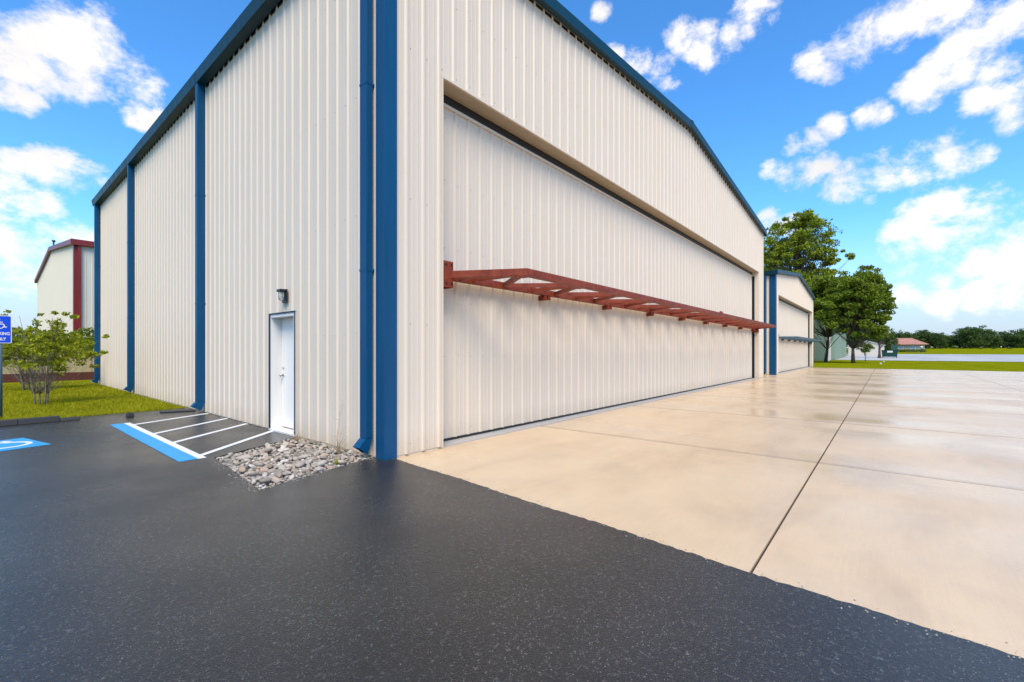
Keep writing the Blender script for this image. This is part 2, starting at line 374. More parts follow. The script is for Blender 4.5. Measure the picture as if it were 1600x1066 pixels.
# ------------------------------------------------------------------ mesh helpers
def tag(o, label=None, cat=None, group=None, kind=None):
    if label: o['label'] = label
    if cat: o['category'] = cat
    if group: o['group'] = group
    if kind: o['kind'] = kind
    return o
WORLD_LOC = {}
def empty(name, loc):
    o = bpy.data.objects.new(name, None); COL.objects.link(o); o.location = loc
    o.empty_display_size = 0.3; WORLD_LOC[o] = Vector(loc); return o
def link(name, me, loc, parent=None):
    """loc is a world position; parents are never rotated or scaled"""
    o = bpy.data.objects.new(name, me); COL.objects.link(o)
    loc = Vector(loc); WORLD_LOC[o] = loc
    if parent is not None:
        o.parent = parent; o.location = loc - WORLD_LOC[parent]
    else:
        o.location = loc
    return o
class MB:
    def __init__(s): s.v = []; s.f = []
    def add(s, vs, fs):
        n = len(s.v); s.v += [tuple(p) for p in vs]; s.f += [tuple(i + n for i in q) for q in fs]; return s
    def box(s, x0, x1, y0, y1, z0, z1):
        return s.add([(x0, y0, z0), (x1, y0, z0), (x1, y1, z0), (x0, y1, z0), (x0, y0, z1), (x1, y0, z1), (x1, y1, z1), (x0, y1, z1)],
                     [(0, 3, 2, 1), (4, 5, 6, 7), (0, 1, 5, 4), (1, 2, 6, 5), (2, 3, 7, 6), (3, 0, 4, 7)])
    def bar(s, a, b, w, h, up=(0, 0, 1)):
        a, b = Vector(a), Vector(b); d = (b - a).normalized(); up = Vector(up)
        x = d.cross(up).normalized() * (w / 2); y = x.cross(d).normalized() * (h / 2)
        vs = [p + sx * x + sy * y for p in (a, b) for sx, sy in ((-1, -1), (1, -1), (1, 1), (-1, 1))]
        return s.add(vs, [(0, 1, 2, 3), (7, 6, 5, 4), (0, 4, 5, 1), (1, 5, 6, 2), (2, 6, 7, 3), (3, 7, 4, 0)])
    def path(s, pts, w, h, up=(0, 0, 1)):
        """mitred rectangular tube along points"""
        pts = [Vector(p) for p in pts]; up = Vector(up); rings = []
        for i, p in enumerate(pts):
            d = ((pts[i] - pts[i - 1]).normalized() if i else Vector()) + ((pts[i + 1] - pts[i]).normalized() if i < len(pts) - 1 else Vector())
            d.normalize()
            e = (pts[i] - pts[i - 1]).normalized() if i else (pts[1] - pts[0]).normalized()
            x = d.cross(up).normalized(); k = 1 / max(0.3, abs(d.dot(e)))
            y = x.cross(d).normalized()
            rings.append([p + x * (sx * w / 2 * k) + y * (sy * h / 2) for sx, sy in ((-1, -1), (1, -1), (1, 1), (-1, 1))])
        vs = [q for r in rings for q in r]; fs = [(0, 1, 2, 3)]
        for i in range(len(pts) - 1):
            for j in range(4):
                a = i * 4 + j; b_ = i * 4 + (j + 1) % 4
                fs.append((a, b_, b_ + 4, a + 4))
        n = len(vs); fs.append((n - 1, n - 2, n - 3, n - 4))
        return s.add(vs, fs)
    def tube(s, pts, radii, seg=8):
        pts = [Vector(p) for p in pts]; vs = []; fs = []
        for i, p in enumerate(pts):
            d = (pts[min(i + 1, len(pts) - 1)] - pts[max(i - 1, 0)]).normalized()
            ref = Vector((1, 0, 0)) if abs(d.x) < 0.8 else Vector((0, 1, 0))
            x = d.cross(ref).normalized(); y = d.cross(x)
            for j in range(seg):
                a = 2 * math.pi * j / seg
                vs.append(p + radii[i] * (math.cos(a) * x + math.sin(a) * y))
        for i in range(len(pts) - 1):
            for j in range(seg):
                fs.append((i * seg + j, i * seg + (j + 1) % seg, (i + 1) * seg + (j + 1) % seg, (i + 1) * seg + j))
        fs.append(tuple(range(seg))); fs.append(tuple(range((len(pts) - 1) * seg, len(pts) * seg)))
        return s.add(vs, fs)
    def prism(s, poly, z0, z1):
        n = len(poly)
        vs = [(x, y, z0) for x, y in poly] + [(x, y, z1) for x, y in poly]
        return s.add(vs, [tuple(range(n))[::-1], tuple(range(n, 2 * n))] + [(i, (i + 1) % n, n + (i + 1) % n, n + i) for i in range(n)])
    def mesh(s, material, origin=(0, 0, 0), bevel=0.0, smooth=False):
        me = bpy.data.meshes.new('mesh')
        ox, oy, oz = origin
        me.from_pydata([(x - ox, y - oy, z - oz) for x, y, z in s.v], [], s.f)
        bm = bmesh.new(); bm.from_mesh(me)
        bmesh.ops.recalc_face_normals(bm, faces=bm.faces)
        if bevel:
            bmesh.ops.bevel(bm, geom=[e for e in bm.edges if len(e.link_faces) == 2 and e.calc_face_angle(0) > 0.5], offset=bevel, segments=2, affect='EDGES', profile=0.6)
        bm.to_mesh(me); bm.free()
        if smooth:
            me.polygons.foreach_set('use_smooth', [True] * len(me.polygons))
        me.materials.append(MATS[material]); return me
    def build(s, name, material, parent=None, bevel=0.0, smooth=False, origin=None):
        xs, ys, zs = zip(*s.v)
        if origin is None:
            origin = ((min(xs) + max(xs)) / 2, (min(ys) + max(ys)) / 2, min(zs))
        return link(name, s.mesh(material, origin, bevel, smooth), origin, parent)

def np_mesh(verts, nface_sides, material):
    """verts (n, k, 3): n separate faces with k corners"""
    n, k, _ = verts.shape
    me = bpy.data.meshes.new('mesh')
    me.vertices.add(n * k); me.vertices.foreach_set('co', verts.reshape(-1).astype(np.float32))
    me.loops.add(n * k); me.loops.foreach_set('vertex_index', np.arange(n * k, dtype=np.int32))
    me.polygons.add(n); me.polygons.foreach_set('loop_start', np.arange(0, n * k, k, dtype=np.int32))
    me.update(calc_edges=True)
    me.materials.append(MATS[material]); return me

# ray through a picture position, only used to find where far things stand on the ground
def ground_z(x):
    return 0.01 * max(0.0, min(x, 520.0) - 90.0)
def stand(px, t):
    k = (px - 800) / 703.0
    x = CAMX + t * (math.cos(HEAD) + k * math.sin(HEAD)); y = CAMY + t * (math.sin(HEAD) - k * math.cos(HEAD))
    return x, y, ground_z(x)

# ------------------------------------------------------------------ the setting
def strip(name, xs, y0, y1, dz, material, label=None):
    mb = MB()
    for a, b_ in zip(xs[:-1], xs[1:]):
        mb.add([(a, y0, ground_z(a) + dz), (b_, y0, ground_z(b_) + dz), (b_, y1, ground_z(b_) + dz), (a, y1, ground_z(a) + dz)], [(0, 1, 2, 3)])
    o = mb.build(name, material, origin=(0, 0, 0)); tag(o, kind='structure', label=label); return o
strip('ground', [-600, 90, 520, 1400], -900, 900, -0.06, 'grass', 'flat green grassland reaching out to the tree line')
rnd = random.Random(3)

# asphalt car park: its edge laps over the concrete and runs ragged
def edge_x(y): return 0.13 + 0.087 * y if y < 0 else 0.13
pts = [(-45, -40), (edge_x(-40), -40)]
y = -40.0
while y < -0.02:
    step = 0.25 if y < -14 else 0.035
    y += step
    pts.append((edge_x(y) + rnd.gauss(0, 0.006) + 0.012 * math.sin(y * 3.1), y))
pts += [(0.02, 0.0), (0.02, 0.26), (0.0, 0.27)]
bed = [(-0.0, 0.27), (-1.66, -0.10), (-1.47, 1.95), (0.0, 2.56)]
q = []
for (ax, ay), (bx, by) in zip(bed[:-1], bed[1:]):
    n = 34
    for i in range(1, n + (1 if (bx, by) == bed[-1] else 0)):
        f = i / n
        q.append((ax + (bx - ax) * f + rnd.gauss(0, 0.008), ay + (by - ay) * f + rnd.gauss(0, 0.008)))
    if (bx, by) != bed[-1]: q.append((bx, by))
pts += q
pts += [(0.005, 2.56), (0.005, 8.72)]
x = 0.0
while x > -45:
    x -= 0.06 if x > -9 else 1.0
    pts.append((x, 8.75 + rnd.gauss(0, 0.012) + 0.02 * math.sin(x * 2.3)))
pts[-1] = (-45, 8.75)
tag(MB().prism(pts, -0.03, 0.0).build('asphalt_car_park', 'asphalt', origin=(0, 0, 0)), 'damp black asphalt car park beside the hangar', kind='structure')

# concrete apron: dark joint bed, slabs one by one
apron = MB().prism([(0.10, 0.9), (0.10, 0.0), (-3.9, -46), (44.4, -46), (44.4, 0.9)], -0.055, -0.03).build('concrete_apron', 'joint', origin=(0, 0, 0))
tag(apron, 'wet tan concrete apron in front of the hangars', kind='structure')
XJ = [3.63 + 4.27 * k for k in range(10)]
YJ = [-4.6 * k for k in range(11)]
GX, GY = 0.012, 0.010
cache = {}
for r_ in range(10):
    ytop, ybot = (0.86 if r_ == 0 else YJ[r_] - GY), YJ[r_ + 1] + GY
    # first slab tapers along the asphalt
    poly = [(edge_x(ybot) - 0.12, ybot), (XJ[0] - GX, ybot), (XJ[0] - GX, ytop), (edge_x(min(ytop, 0)) - 0.10, ytop)]
    MB().prism(poly, -0.045, -0.012).build('concrete_slab', 'concrete', apron, origin=(-8.0, ybot, 0))
    for c_ in range(10):
        xa, xb = XJ[c_] + GX, (XJ[c_ + 1] - GX if c_ < 9 else 44.4)
        key = (round(xb - xa, 3), round(ytop - ybot, 3))
        if key not in cache:
            cache[key] = MB().box(0, key[0], 0, key[1], -0.045, -0.012).mesh('concrete', bevel=0.003)
        link('concrete_slab', cache[key], (xa, ybot, 0), apron)

# taxiway beyond the lawn, and a pale strip far off
strip('taxiway', [88.5, 90, 120, 152], -420, 60, -0.035, 'taxiway', 'pale grey taxiway across the airfield beyond the lawn')
strip('far_runway', [330, 352], -420, -106, 0.06, 'taxiway', 'narrow pale strip far off below the tree line')
strip('garden_path', [-40, 2.0], 24.4, 25.3, -0.05, 'taxiway', 'thin grey path behind the lawn shrubs')

# lawn blades (left lawn, near enough to show blades)
def blades(name, n, x0, x1, y0, y1, hmin, hmax, label, power=1.0):
    g_ = np.random.default_rng(4)
    px = g_.uniform(x0, x1, n); py = y0 + (y1 - y0) * g_.random(n) ** power
    a = g_.uniform(0, 2 * np.pi, n); h = g_.uniform(hmin, hmax, n); w = g_.uniform(0.006, 0.012, n) * (1 + (py - y0) / 8)
    lean = g_.normal(0, 0.6, (n, 2)) * h[:, None]
    v = np.zeros((n, 3, 3))
    v[:, 0, 0] = px - np.cos(a) * w; v[:, 0, 1] = py - np.sin(a) * w
    v[:, 1, 0] = px + np.cos(a) * w; v[:, 1, 1] = py + np.sin(a) * w
    v[:, 2, 0] = px + lean[:, 0]; v[:, 2, 1] = py + lean[:, 1]; v[:, 2, 2] = h
    v[:, :, 2] -= 0.06
    o = link(name, np_mesh(v, 3, 'grass_blade'), (0, 0, 0)); tag(o, label, 'grass', kind='stuff')
blades('lawn_grass', 150000, -10, -0.03, 8.77, 24.3, 0.06, 0.125, 'short yellow green lawn grass beside the hangar', 1.5)

# painted markings
def sheet(name, poly, z, material, parent=None):
    return MB().prism(poly, z - 0.003, z).build(name, material, parent)
aisle = empty('access_aisle_marking', (-1.62, 4.3, 0.004))
tag(aisle, 'blue and white hatched access aisle painted by the door', 'road marking')
sheet('blue_line', [(-1.86, 2.02), (-1.64, 2.02), (-1.64, 6.75), (-1.86, 6.75)], 0.004, 'mark_blue', aisle)
sheet('white_line', [(-1.638, 2.02), (-1.54, 2.02), (-1.54, 6.78), (-1.638, 6.78)], 0.004, 'mark_white', aisle)
for (ax, ay), (bx, by) in (((-1.54, 2.24), (-0.03, 3.52)), ((-1.54, 3.62), (-0.03, 4.78)), ((-1.54, 4.84), (-0.03, 5.90)), ((-1.54, 6.40), (-0.03, 7.14))):
    w = 0.062
    sheet('stripe', [(ax, ay - w), (bx, by - w), (bx, by + w), (ax, ay + w)], 0.004, 'mark_white', aisle)

def isa_shapes():
    """wheelchair symbol in a unit box, y up: list of polygons"""
    out = []
    def stroke(p, q_, w):
        p, q_ = Vector(p), Vector(q_); d = (q_ - p).normalized(); n_ = Vector((-d.y, d.x)) * w / 2
        out.append([tuple(p - n_), tuple(q_ - n_), tuple(q_ + n_), tuple(p + n_)])
    def disc(c, r0, n=16): out.append([(c[0] + r0 * math.cos(2 * math.pi * i / n), c[1] + r0 * math.sin(2 * math.pi * i / n)) for i in range(n)])
    disc((0.40, 0.93), 0.075)
    stroke((0.40, 0.86), (0.44, 0.45), 0.10)
    stroke((0.41, 0.68), (0.66, 0.68), 0.075)
    stroke((0.40, 0.48), (0.70, 0.48), 0.085)
    stroke((0.69, 0.51), (0.82, 0.16), 0.085)
    stroke((0.80, 0.17), (0.94, 0.22), 0.075)
    cx_, cy_, r0, r1 = 0.45, 0.32, 0.24, 0.315
    for i in range(22):
        a0 = R(125 + i * 10.2); a1 = R(125 + (i + 1) * 10.2)
        out.append([(cx_ + rr * math.cos(aa), cy_ + rr * math.sin(aa)) for rr, aa in ((r0, a0), (r1, a0), (r1, a1), (r0, a1))])
    return out
pad = empty('accessible_parking_symbol', (-3.4, 5.3, 0.004))
tag(pad, 'light blue painted square with white wheelchair symbol on asphalt', 'road marking')
ang = R(14); ca, sa = math.cos(ang), math.sin(ang); tip = Vector((-2.83, 4.97)); sz = 1.15
def padpt(u, v):   # u to the left along the near edge, v away
    return (tip.x - u * ca * sz - v * sa * sz * 0.9, tip.y - u * sa * sz + v * ca * sz)
sheet('blue_square', [padpt(0, 0), padpt(0, 1), padpt(1, 1), padpt(1, 0)], 0.004, 'mark_blue', pad)
mb = MB()
for i, poly in enumerate(isa_shapes()):
    mb.prism([padpt(0.92 - 0.86 * (1 - yy), 0.06 + 0.86 * xx) for xx, yy in poly], 0.0045 , 0.0065 + 0.00004 * i)
mb.build('wheelchair_figure', 'mark_white', pad)

# ------------------------------------------------------------------ metal siding
PITCH = 0.305
def profile(u0, u1, phase, rib=0.024):
    """(u, depth) points of ribbed sheet between u0 and u1"""
    base = [(-0.040, 0.0), (-0.017, 1.0), (0.017, 1.0), (0.040, 0.0), (0.092, 0.0), (0.100, 0.13), (0.112, 0.13), (0.120, 0.0), (0.185, 0.0), (0.193, 0.13), (0.205, 0.13), (0.213, 0.0)]
    pts_ = []
    k0 = math.floor((u0 - phase) / PITCH) - 1
    k = k0
    while phase + k * PITCH < u1 + PITCH:
        for du, dd in base: pts_.append((phase + k * PITCH + du, dd * rib))
        k += 1
    def at(u):
        for (a, da), (b_, db) in zip(pts_[:-1], pts_[1:]):
            if a <= u <= b_: return da + (db - da) * (u - a) / (b_ - a)
        return 0.0
    return [(u0, at(u0))] + [p for p in pts_ if u0 + 1e-4 < p[0] < u1 - 1e-4] + [(u1, at(u1))]
PCACHE = {}
def panel(parent, axis, off, u0, u1, z0, top, phase=0.05, material='siding'):
    """one siding sheet. axis 'y-': wall along X facing -Y at y=off; 'x-': wall along Y facing -X at x=off. top: number or function of u"""
    const = not callable(top)
    key = (axis, round(u1 - u0, 3), round((u0 - phase) % PITCH, 3), z0, top, material) if const else None
    if key in PCACHE:
        me = PCACHE[key]
    else:
        pr = profile(u0, u1, phase); n = len(pr); T = (lambda u: top) if const else top
        def P_(u, d, z): return (u - u0, -d, z - z0) if axis == 'y-' else (-d, u - u0, z - z0)
        vs = []
        for zf in (lambda u: z0, T):
            vs += [P_(u, d + 0.004, zf(u)) for u, d in pr] + [P_(u1, 0, zf(u1)), P_(u0, 0, zf(u0))]
        m_ = n + 2
        fs = [tuple(range(m_)), tuple(range(m_, 2 * m_))] + [(i, (i + 1) % m_, m_ + (i + 1) % m_, m_ + i) for i in range(m_)]
        mb_ = MB().add(vs, fs); me = mb_.mesh(material)
        if key: PCACHE[key] = me
    return link('siding_panel', me, (u0, off, z0) if axis == 'y-' else (off, u0, z0), parent)
def panels(parent, axis, off, u0, u1, z0, top, phase=0.05, material='siding', step=0.915):
    u = u0
    while u < u1 - 0.01:
        e = min(u + step, u1)
        if u1 - e < 0.12: e = u1
        panel(parent, axis, off, u, e, z0, top, phase, material); u = e
def screws(parent, axis, off, u0, u1, rows, phase=0.05, skip=None):
    mb_ = MB()
    k = math.ceil((u0 - phase) / PITCH)
    rr = random.Random(int(u0 * 10 + off * 7))
    while phase + k * PITCH < u1:
        for du in (0.066,):
            u = phase + k * PITCH + du
            if u > u1 - 0.03: continue
            for z in (rows(u) if callable(rows) else rows):
                if skip and skip(u, z): continue
                zz = z + rr.gauss(0, 0.01); c_ = []
                for rad, dep in ((0.011, 0.004), (0.006, 0.011)):
                    for j in range(6):
                        a = j * math.pi / 3
                        du_, dz_ = rad * math.cos(a), rad * math.sin(a)
                        c_.append((u + du_, off - dep, zz + dz_) if axis == 'y-' else (off - dep, u + du_, zz + dz_))
                mb_.add(c_, [tuple(range(6, 12))] + [(j, (j + 1) % 6, 6 + (j + 1) % 6, 6 + j) for j in range(6)])
        k += 1
    tag(mb_.build('fasteners', 'screw', parent), kind='stuff')

def downspout(root, y, x, z1, material, bottom=0.10, w=0.17, d=0.13):
    """square pipe on a wall facing -X, with a kicked-out outlet"""
    x0 = x - 0.035
    o = MB().box(x0 - d, x0, y - w / 2, y + w / 2, bottom + 0.17, z1).build('downspout', material, root, bevel=0.008)
    mb_ = MB(); zt = bottom + 0.168
    a = [(x0 - d, y - w / 2, zt), (x0, y - w / 2, zt), (x0, y + w / 2, zt), (x0 - d, y + w / 2, zt)]
    b_ = [(x0 - d - 0.11, y - w / 2, bottom + 0.06), (x0 - 0.075, y - w / 2, bottom - 0.04), (x0 - 0.075, y + w / 2, bottom - 0.04), (x0 - d - 0.11, y + w / 2, bottom + 0.06)]
    i_ = [(px_ * 0.86 + cx_ * 0.14, py_ * 0.86 + y * 0.14, pz_ + 0.0) for (px_, py_, pz_), cx_ in zip(b_, [(b_[0][0] + b_[1][0]) / 2] * 4)]
    deep = [(p[0] + 0.05, p[1], p[2] + 0.07) for p in i_]
    mb_.add(a + b_ + i_ + deep, [(3, 2, 1, 0), (0, 1, 5, 4), (1, 2, 6, 5), (2, 3, 7, 6), (3, 0, 4, 7), (4, 5, 9, 8), (5, 6, 10, 9), (6, 7, 11, 10), (7, 4, 8, 11),
                                 (8, 9, 13, 12), (9, 10, 14, 13), (10, 11, 15, 14), (11, 8, 12, 15), (12, 13, 14, 15)])
    mb_.build('outlet', material, o)
    for z in (z1 * 0.33, z1 * 0.66):
        MB().box(x0 - d - 0.004, x0 + 0.04, y - w / 2 - 0.004, y + w / 2 + 0.004, z, z + 0.035).build('strap', material, o)
    return o

def truss(root, xa, xb, yd, z, out, material, nb, size=0.115):
    """horizontal wind truss standing off the door face at y=yd"""
    yi = yd - 0.14; yo = -out
    run = 0.62; runb = 1.55       # the far end tapers longer
    inner = MB().path([(xa + 0.21, yi, z), (xb - 0.21, yi, z)], size, size).build('door_truss', material, root, bevel=0.006)
    outer = [(xa + 0.215, yi - size - 0.05, z + 0.0), (xa + 0.16 + run, yo, z), (xb - 0.16 - runb, yo, z), (xb - 0.215, yi - size - 0.05, z)]
    MB().path(outer, size, size).build('chord', material, inner, bevel=0.006)
    bays = 3 * nb
    xs = [xa + 0.16 + run + (xb - xa - 0.32 - run - runb) * i / bays for i in range(bays + 1)]
    for i in range(bays):
        p = (xs[i], yo + 0.05 if i % 2 == 0 else yi - 0.05, z - 0.004); q_ = (xs[i + 1], yi - 0.05 if i % 2 == 0 else yo + 0.05, z - 0.004)
        MB().bar(p, q_, 0.075, 0.075).build('brace', material, inner)
    for i in range(0, bays + 1, 2):
        MB().bar((xs[i], yo + 0.05, z - 0.009), (xs[i], yi - 0.05, z - 0.009), 0.055, 0.06).build('brace', material, inner)
        MB().box(xs[i] - 0.16, xs[i] + 0.16, yo + 0.058, yo + 0.19, z - 0.052, z - 0.042).build('gusset', material, inner)
    for x_, s_ in ((xa + 0.16 + 0.30, 1), (xb - 0.16 - 0.75, -1)):
        MB().bar((x_, yi - 0.05, z - 0.004), (x_ + s_ * 0.14, yi - size - 0.52 * (abs(yo - yi + size)) , z - 0.004), 0.05, 0.06).build('brace', material, inner)
    for x_ in (xa + 0.10, xb - 0.10):
        mb_ = MB().box(x_ - 0.085, x_ + 0.105, yd - 0.335, yd - 0.32, z - 0.21, z + 0.20)
        mb_.box(x_ - 0.085, x_ - 0.073, yd - 0.319, yd - 0.034, z - 0.21, z + 0.20).box(x_ + 0.093, x_ + 0.105, yd - 0.319, yd - 0.034, z - 0.21, z + 0.20)
        pl = mb_.build('end_plate', material, inner)
        for dx in (-0.055, 0.055):
            for dz in (-0.15, 0.15):
                MB().tube([(x_ + dx + 0.01, yd - 0.3352, z + dz), (x_ + dx + 0.01, yd - 0.350, z + dz)], [0.016, 0.016], 6).build('bolt', 'black', inner)
    for i in range(nb + 1):
        x_ = xa + 0.25 + (xb - xa - 0.5) * i / nb
        if i == 0: continue
        mb_ = MB().box(x_ - 0.11, x_ - 0.02, yi - 0.05, yd - 0.034, z - size / 2 - 0.10, z - size / 2 - 0.002)
        mb_.box(x_ + 0.02, x_ + 0.11, yi - 0.05, yd - 0.034, z - size / 2 - 0.085, z - size / 2 - 0.002)
        mb_.box(x_ - 0.02, x_ + 0.02, yi - 0.02, yd - 0.036, z - size / 2 - 0.06, z - size / 2 - 0.003)
        mb_.build('bracket', material, inner)
    xm = xa + (xb - xa) * 0.5
    MB().box(xm - 0.17, xm + 0.17, yo - size / 2 - 0.012, yo - size / 2 - 0.001, z - 0.075, z + 0.10).build('splice_plate', material, inner)
    return inner

def hangar(name, x0, Wd, L, eave, rise, xa, xb, zh, trussz, tmat, label, side_posts, phase, personnel=None, truss_bays=8, zb=-0.05, truss_out=1.05, trim_w=0.165, post=(0.16, 0.105)):
    root = empty(name, (x0 + Wd / 2, L / 2, 0)); tag(root, label, 'hangar')
    x1 = x0 + Wd; xm = (x0 + x1) / 2; sl = rise / (Wd / 2)
    top = lambda x: eave + sl * (Wd / 2 - abs(x - xm))
    rec = 0.29
    # backing structure of the walls
    mb_ = MB()
    th = 0.10
    def gable_piece(mb2, ua, ub, zlo, y0_, y1_):
        us = [ua] + ([xm] if ua < xm < ub else []) + [ub]
        n = len(us)
        vs = [(u, y_, zlo) for y_ in (y0_, y1_) for u in us] + [(u, y_, top(u) - 0.02) for y_ in (y0_, y1_) for u in us]
        fs = []
        for i in range(n - 1):
            fs += [(i, i + 1, 2 * n + i + 1, 2 * n + i), (n + i, n + i + 1, 3 * n + i + 1, 3 * n + i), (i, i + 1, n + i + 1, n + i), (2 * n + i, 2 * n + i + 1, 3 * n + i + 1, 3 * n + i)]
        fs += [(0, n, 3 * n, 2 * n), (n - 1, 2 * n - 1, 4 * n - 1, 3 * n - 1)]
        mb2.add(vs, fs)
    gable_piece(mb_, x0 + 0.02, xa, zb, 0.003, rec + 0.05)
    gable_piece(mb_, xb, x1 - 0.02, zb, 0.003, rec + 0.05)
    gable_piece(mb_, xa + 0.002, xb - 0.002, zh, 0.003, rec + 0.05)
    fw = mb_.build('front_wall', 'siding', root)
    # header soffit and jamb linings
    MB().box(xa + 0.004, xb - 0.004, -0.002, rec + 0.04, zh - 0.012, zh - 0.002).build('soffit', 'soffit', fw)
    MB().box(xa - 0.03, xa - 0.001, -0.046, 0.0, 0.0, zh).build('jamb_trim', 'siding', fw)
    MB().box(xb + 0.001, xb + 0.03, -0.046, 0.0, 0.0, zh).build('jamb_trim', 'siding', fw)
    MB().box(xa - 0.03, xb + 0.03, -0.047, 0.0, zh - 0.001, zh + 0.035).build('header_trim', 'siding', fw)
    panels(fw, 'y-', 0.0, x0 + 0.10, xa - 0.031, 0.015, top, phase)
    panels(fw, 'y-', 0.0, xb + 0.031, x1 - 0.10, 0.015, top, phase)
    # header sheets, split at the ridge
    u = xa - 0.031
    while u < xb + 0.03:
        e = min(u + 0.915, xb + 0.031)
        if u < xm < e and abs(e - xm) > 0.01 and abs(u - xm) > 0.01: e = xm
        panel(fw, 'y-', 0.0, u, e, zh + 0.036, top, phase); u = e
        if xb + 0.031 - u < 0.02: break
    rows = [0.14, 1.9, 3.7]
    screws(fw, 'y-', -0.0, x0 + 0.25, x1 - 0.25, lambda u: [z for z in (0.14, 1.9, 3.7) if not (xa - 0.05 < u < xb + 0.05)] + [z for z in (zh + 0.16, zh + 1.25, top(u) - 0.22) if z < top(u) - 0.15], phase)
    # door
    dz0, dz1 = 0.05, zh - 0.19
    dr = MB().box(xa + 0.012, xb - 0.012, rec - 0.0, rec + 0.05, dz0, dz1).build('hangar_door', 'siding_door', root)
    panels(dr, 'y-', rec - 0.001, xa + 0.012, xb - 0.13, dz0, dz1 - 0.03, phase, 'siding_door')
    screws(dr, 'y-', rec - 0.001, xa + 0.05, xb - 0.2, [0.18, 1.4, 2.3, 3.2, 4.3, dz1 - 0.2], phase)
    MB().box(xa + 0.012, xb - 0.012, rec - 0.042, rec - 0.002, dz1 - 0.029, dz1 + 0.02).build('door_top_trim', 'siding_door', dr)
    MB().box(xa + 0.012, xb - 0.012, rec - 0.02, rec + 0.048, dz1 + 0.021, zh - 0.014).build('top_seal', 'black', dr)
    MB().box(xb - 0.128, xb - 0.012, rec - 0.03, rec - 0.002, dz0, dz1 - 0.03).build('side_seal', 'black', dr)
    MB().box(xa + 0.012, xb - 0.012, rec - 0.012, rec + 0.03, 0.008, dz0 - 0.001).build('bottom_seal', 'black', dr)
    MB().box(xa + 0.004, xb - 0.004, 0.02, rec + 0.10, -0.011, 0.006).build('sill', 'taxiway', root)
    truss(root, xa, xb, rec, trussz, truss_out, tmat, truss_bays)
    # side wall facing -X
    mb_ = MB()
    xw = x0
    if personnel:
        ya, yb, zd = personnel
        mb_.box(xw + 0.003, xw + th, 0.02, ya, zb, eave); mb_.box(xw + 0.003, xw + th, yb, L, zb, eave); mb_.box(xw + 0.003, xw + th, ya + 0.001, yb - 0.001, zd, eave)
    else:
        mb_.box(xw + 0.003, xw + th, 0.02, L, zb, eave)
    sw = mb_.build('side_wall', 'siding', root)
    if personnel:
        panels(sw, 'x-', xw, 0.10, ya, 0.015, eave, phase)
        panels(sw, 'x-', xw, ya, yb, zd + 0.02, eave, phase)
        panels(sw, 'x-', xw, yb, L - 0.05, 0.015, eave, phase)
        screws(sw, 'x-', xw, 0.3, L - 0.2, [0.14, 1.75, 3.5, 5.25, 7.0], phase, lambda u, z: ya - 0.05 < u < yb + 0.05 and z < zd + 0.05)
    else:
        panels(sw, 'x-', xw, 0.10, L - 0.05, 0.015, eave, phase)
    MB().box(xw - 0.012, xw + 0.0025, 0.02, (personnel[0] - 0.05 if personnel else L), -0.05, 0.013).build('base_trim', 'bluegrey' if False else 'soffit', sw)
    MB().box(xw - 0.014, xw - 0.002, 0.2, L - 0.1, eave - 0.182, eave - 0.10).build('closure_strip', 'black', sw)
    MB().box(xb - 0.0115, xb - 0.002, 0.165, rec - 0.002, 0.01, zh - 0.2).build('jamb_gap_shade', 'black', fw)  # shade of the gap between jamb and door, drawn as a black strip
    # remaining walls (away from the camera)
    rw = MB(); gable_piece(rw, x0 + th, x1 - th, zb, L - th, L); rw.build('rear_wall', 'siding', root)
    MB().box(x1 - th, x1 - 0.003, 0.02, L - 0.001, zb, eave).build('side_wall', 'siding', root)
    # corner trims
    for xc, s_ in ((x0, 1), (x1, -1)):
        mb_ = MB(); w1 = 0.215 if s_ == 1 else 0.10; ht = eave + 0.05
        ax, bx = sorted((xc - s_ * 0.042, xc + s_ * w1))
        cx0, cx1 = sorted((xc - s_ * 0.042, xc + s_ * 0.001))
        w1 = (trim_w if s_ == 1 else 0.10)
        poly = [(xc - s_ * 0.042, -0.042), (xc + s_ * w1, -0.042), (xc + s_ * w1, 0.001), (xc + s_ * 0.001, 0.001), (xc + s_ * 0.001, w1), (xc - s_ * 0.042, w1)]
        mb_.prism(poly, -0.008, ht)
        mb_.build('corner_trim', 'blue' if s_ == 1 else 'siding', root, bevel=0.004)
        if s_ == -1:
            MB().box(xc + 0.0422, xc + 0.13, 0.0, 0.12, 0.0, eave - 0.02).build('downspout', 'navy', root)
    # roof: two slopes
    ov = 0.13
    for s_ in (-1, 1):
        xe = xm + s_ * (Wd / 2 + 0.10); ze = eave - sl * 0.10
        vs = []
        for y_ in (-ov + 0.02, L + ov):
            vs += [(xe, y_, ze + 0.055), (xm, y_, eave + rise + 0.055), (xm, y_, eave + rise + 0.11), (xe, y_, ze + 0.11)]
        rf = MB().add(vs, [(0, 1, 2, 3), (7, 6, 5, 4), (0, 4, 5, 1), (1, 5, 6, 2), (2, 6, 7, 3), (3, 7, 4, 0)]).build('roof', 'roof_metal', root)
        # rake trim down the gable
        a = Vector((xm + s_ * 0.003, -0.115, eave + rise + 0.075)); b_ = Vector((xm + s_ * (Wd / 2 + 0.16), -0.115, eave + 0.075 - sl * 0.16))
        mb_ = MB(); hh_ = 0.24
        vs = []
        for p in (a, b_):
            vs += [(p.x, -0.175, p.z - hh_ * 0.55), (p.x, -0.054, p.z - hh_ * 0.55), (p.x, -0.054, p.z + hh_ * 0.45), (p.x, -0.175, p.z + hh_ * 0.45)]
        mb_.add(vs, [(0, 1, 2, 3), (7, 6, 5, 4), (0, 4, 5, 1), (1, 5, 6, 2), (2, 6, 7, 3), (3, 7, 4, 0)])
        mb_.build('rake_trim', 'teal', root, bevel=0.006)
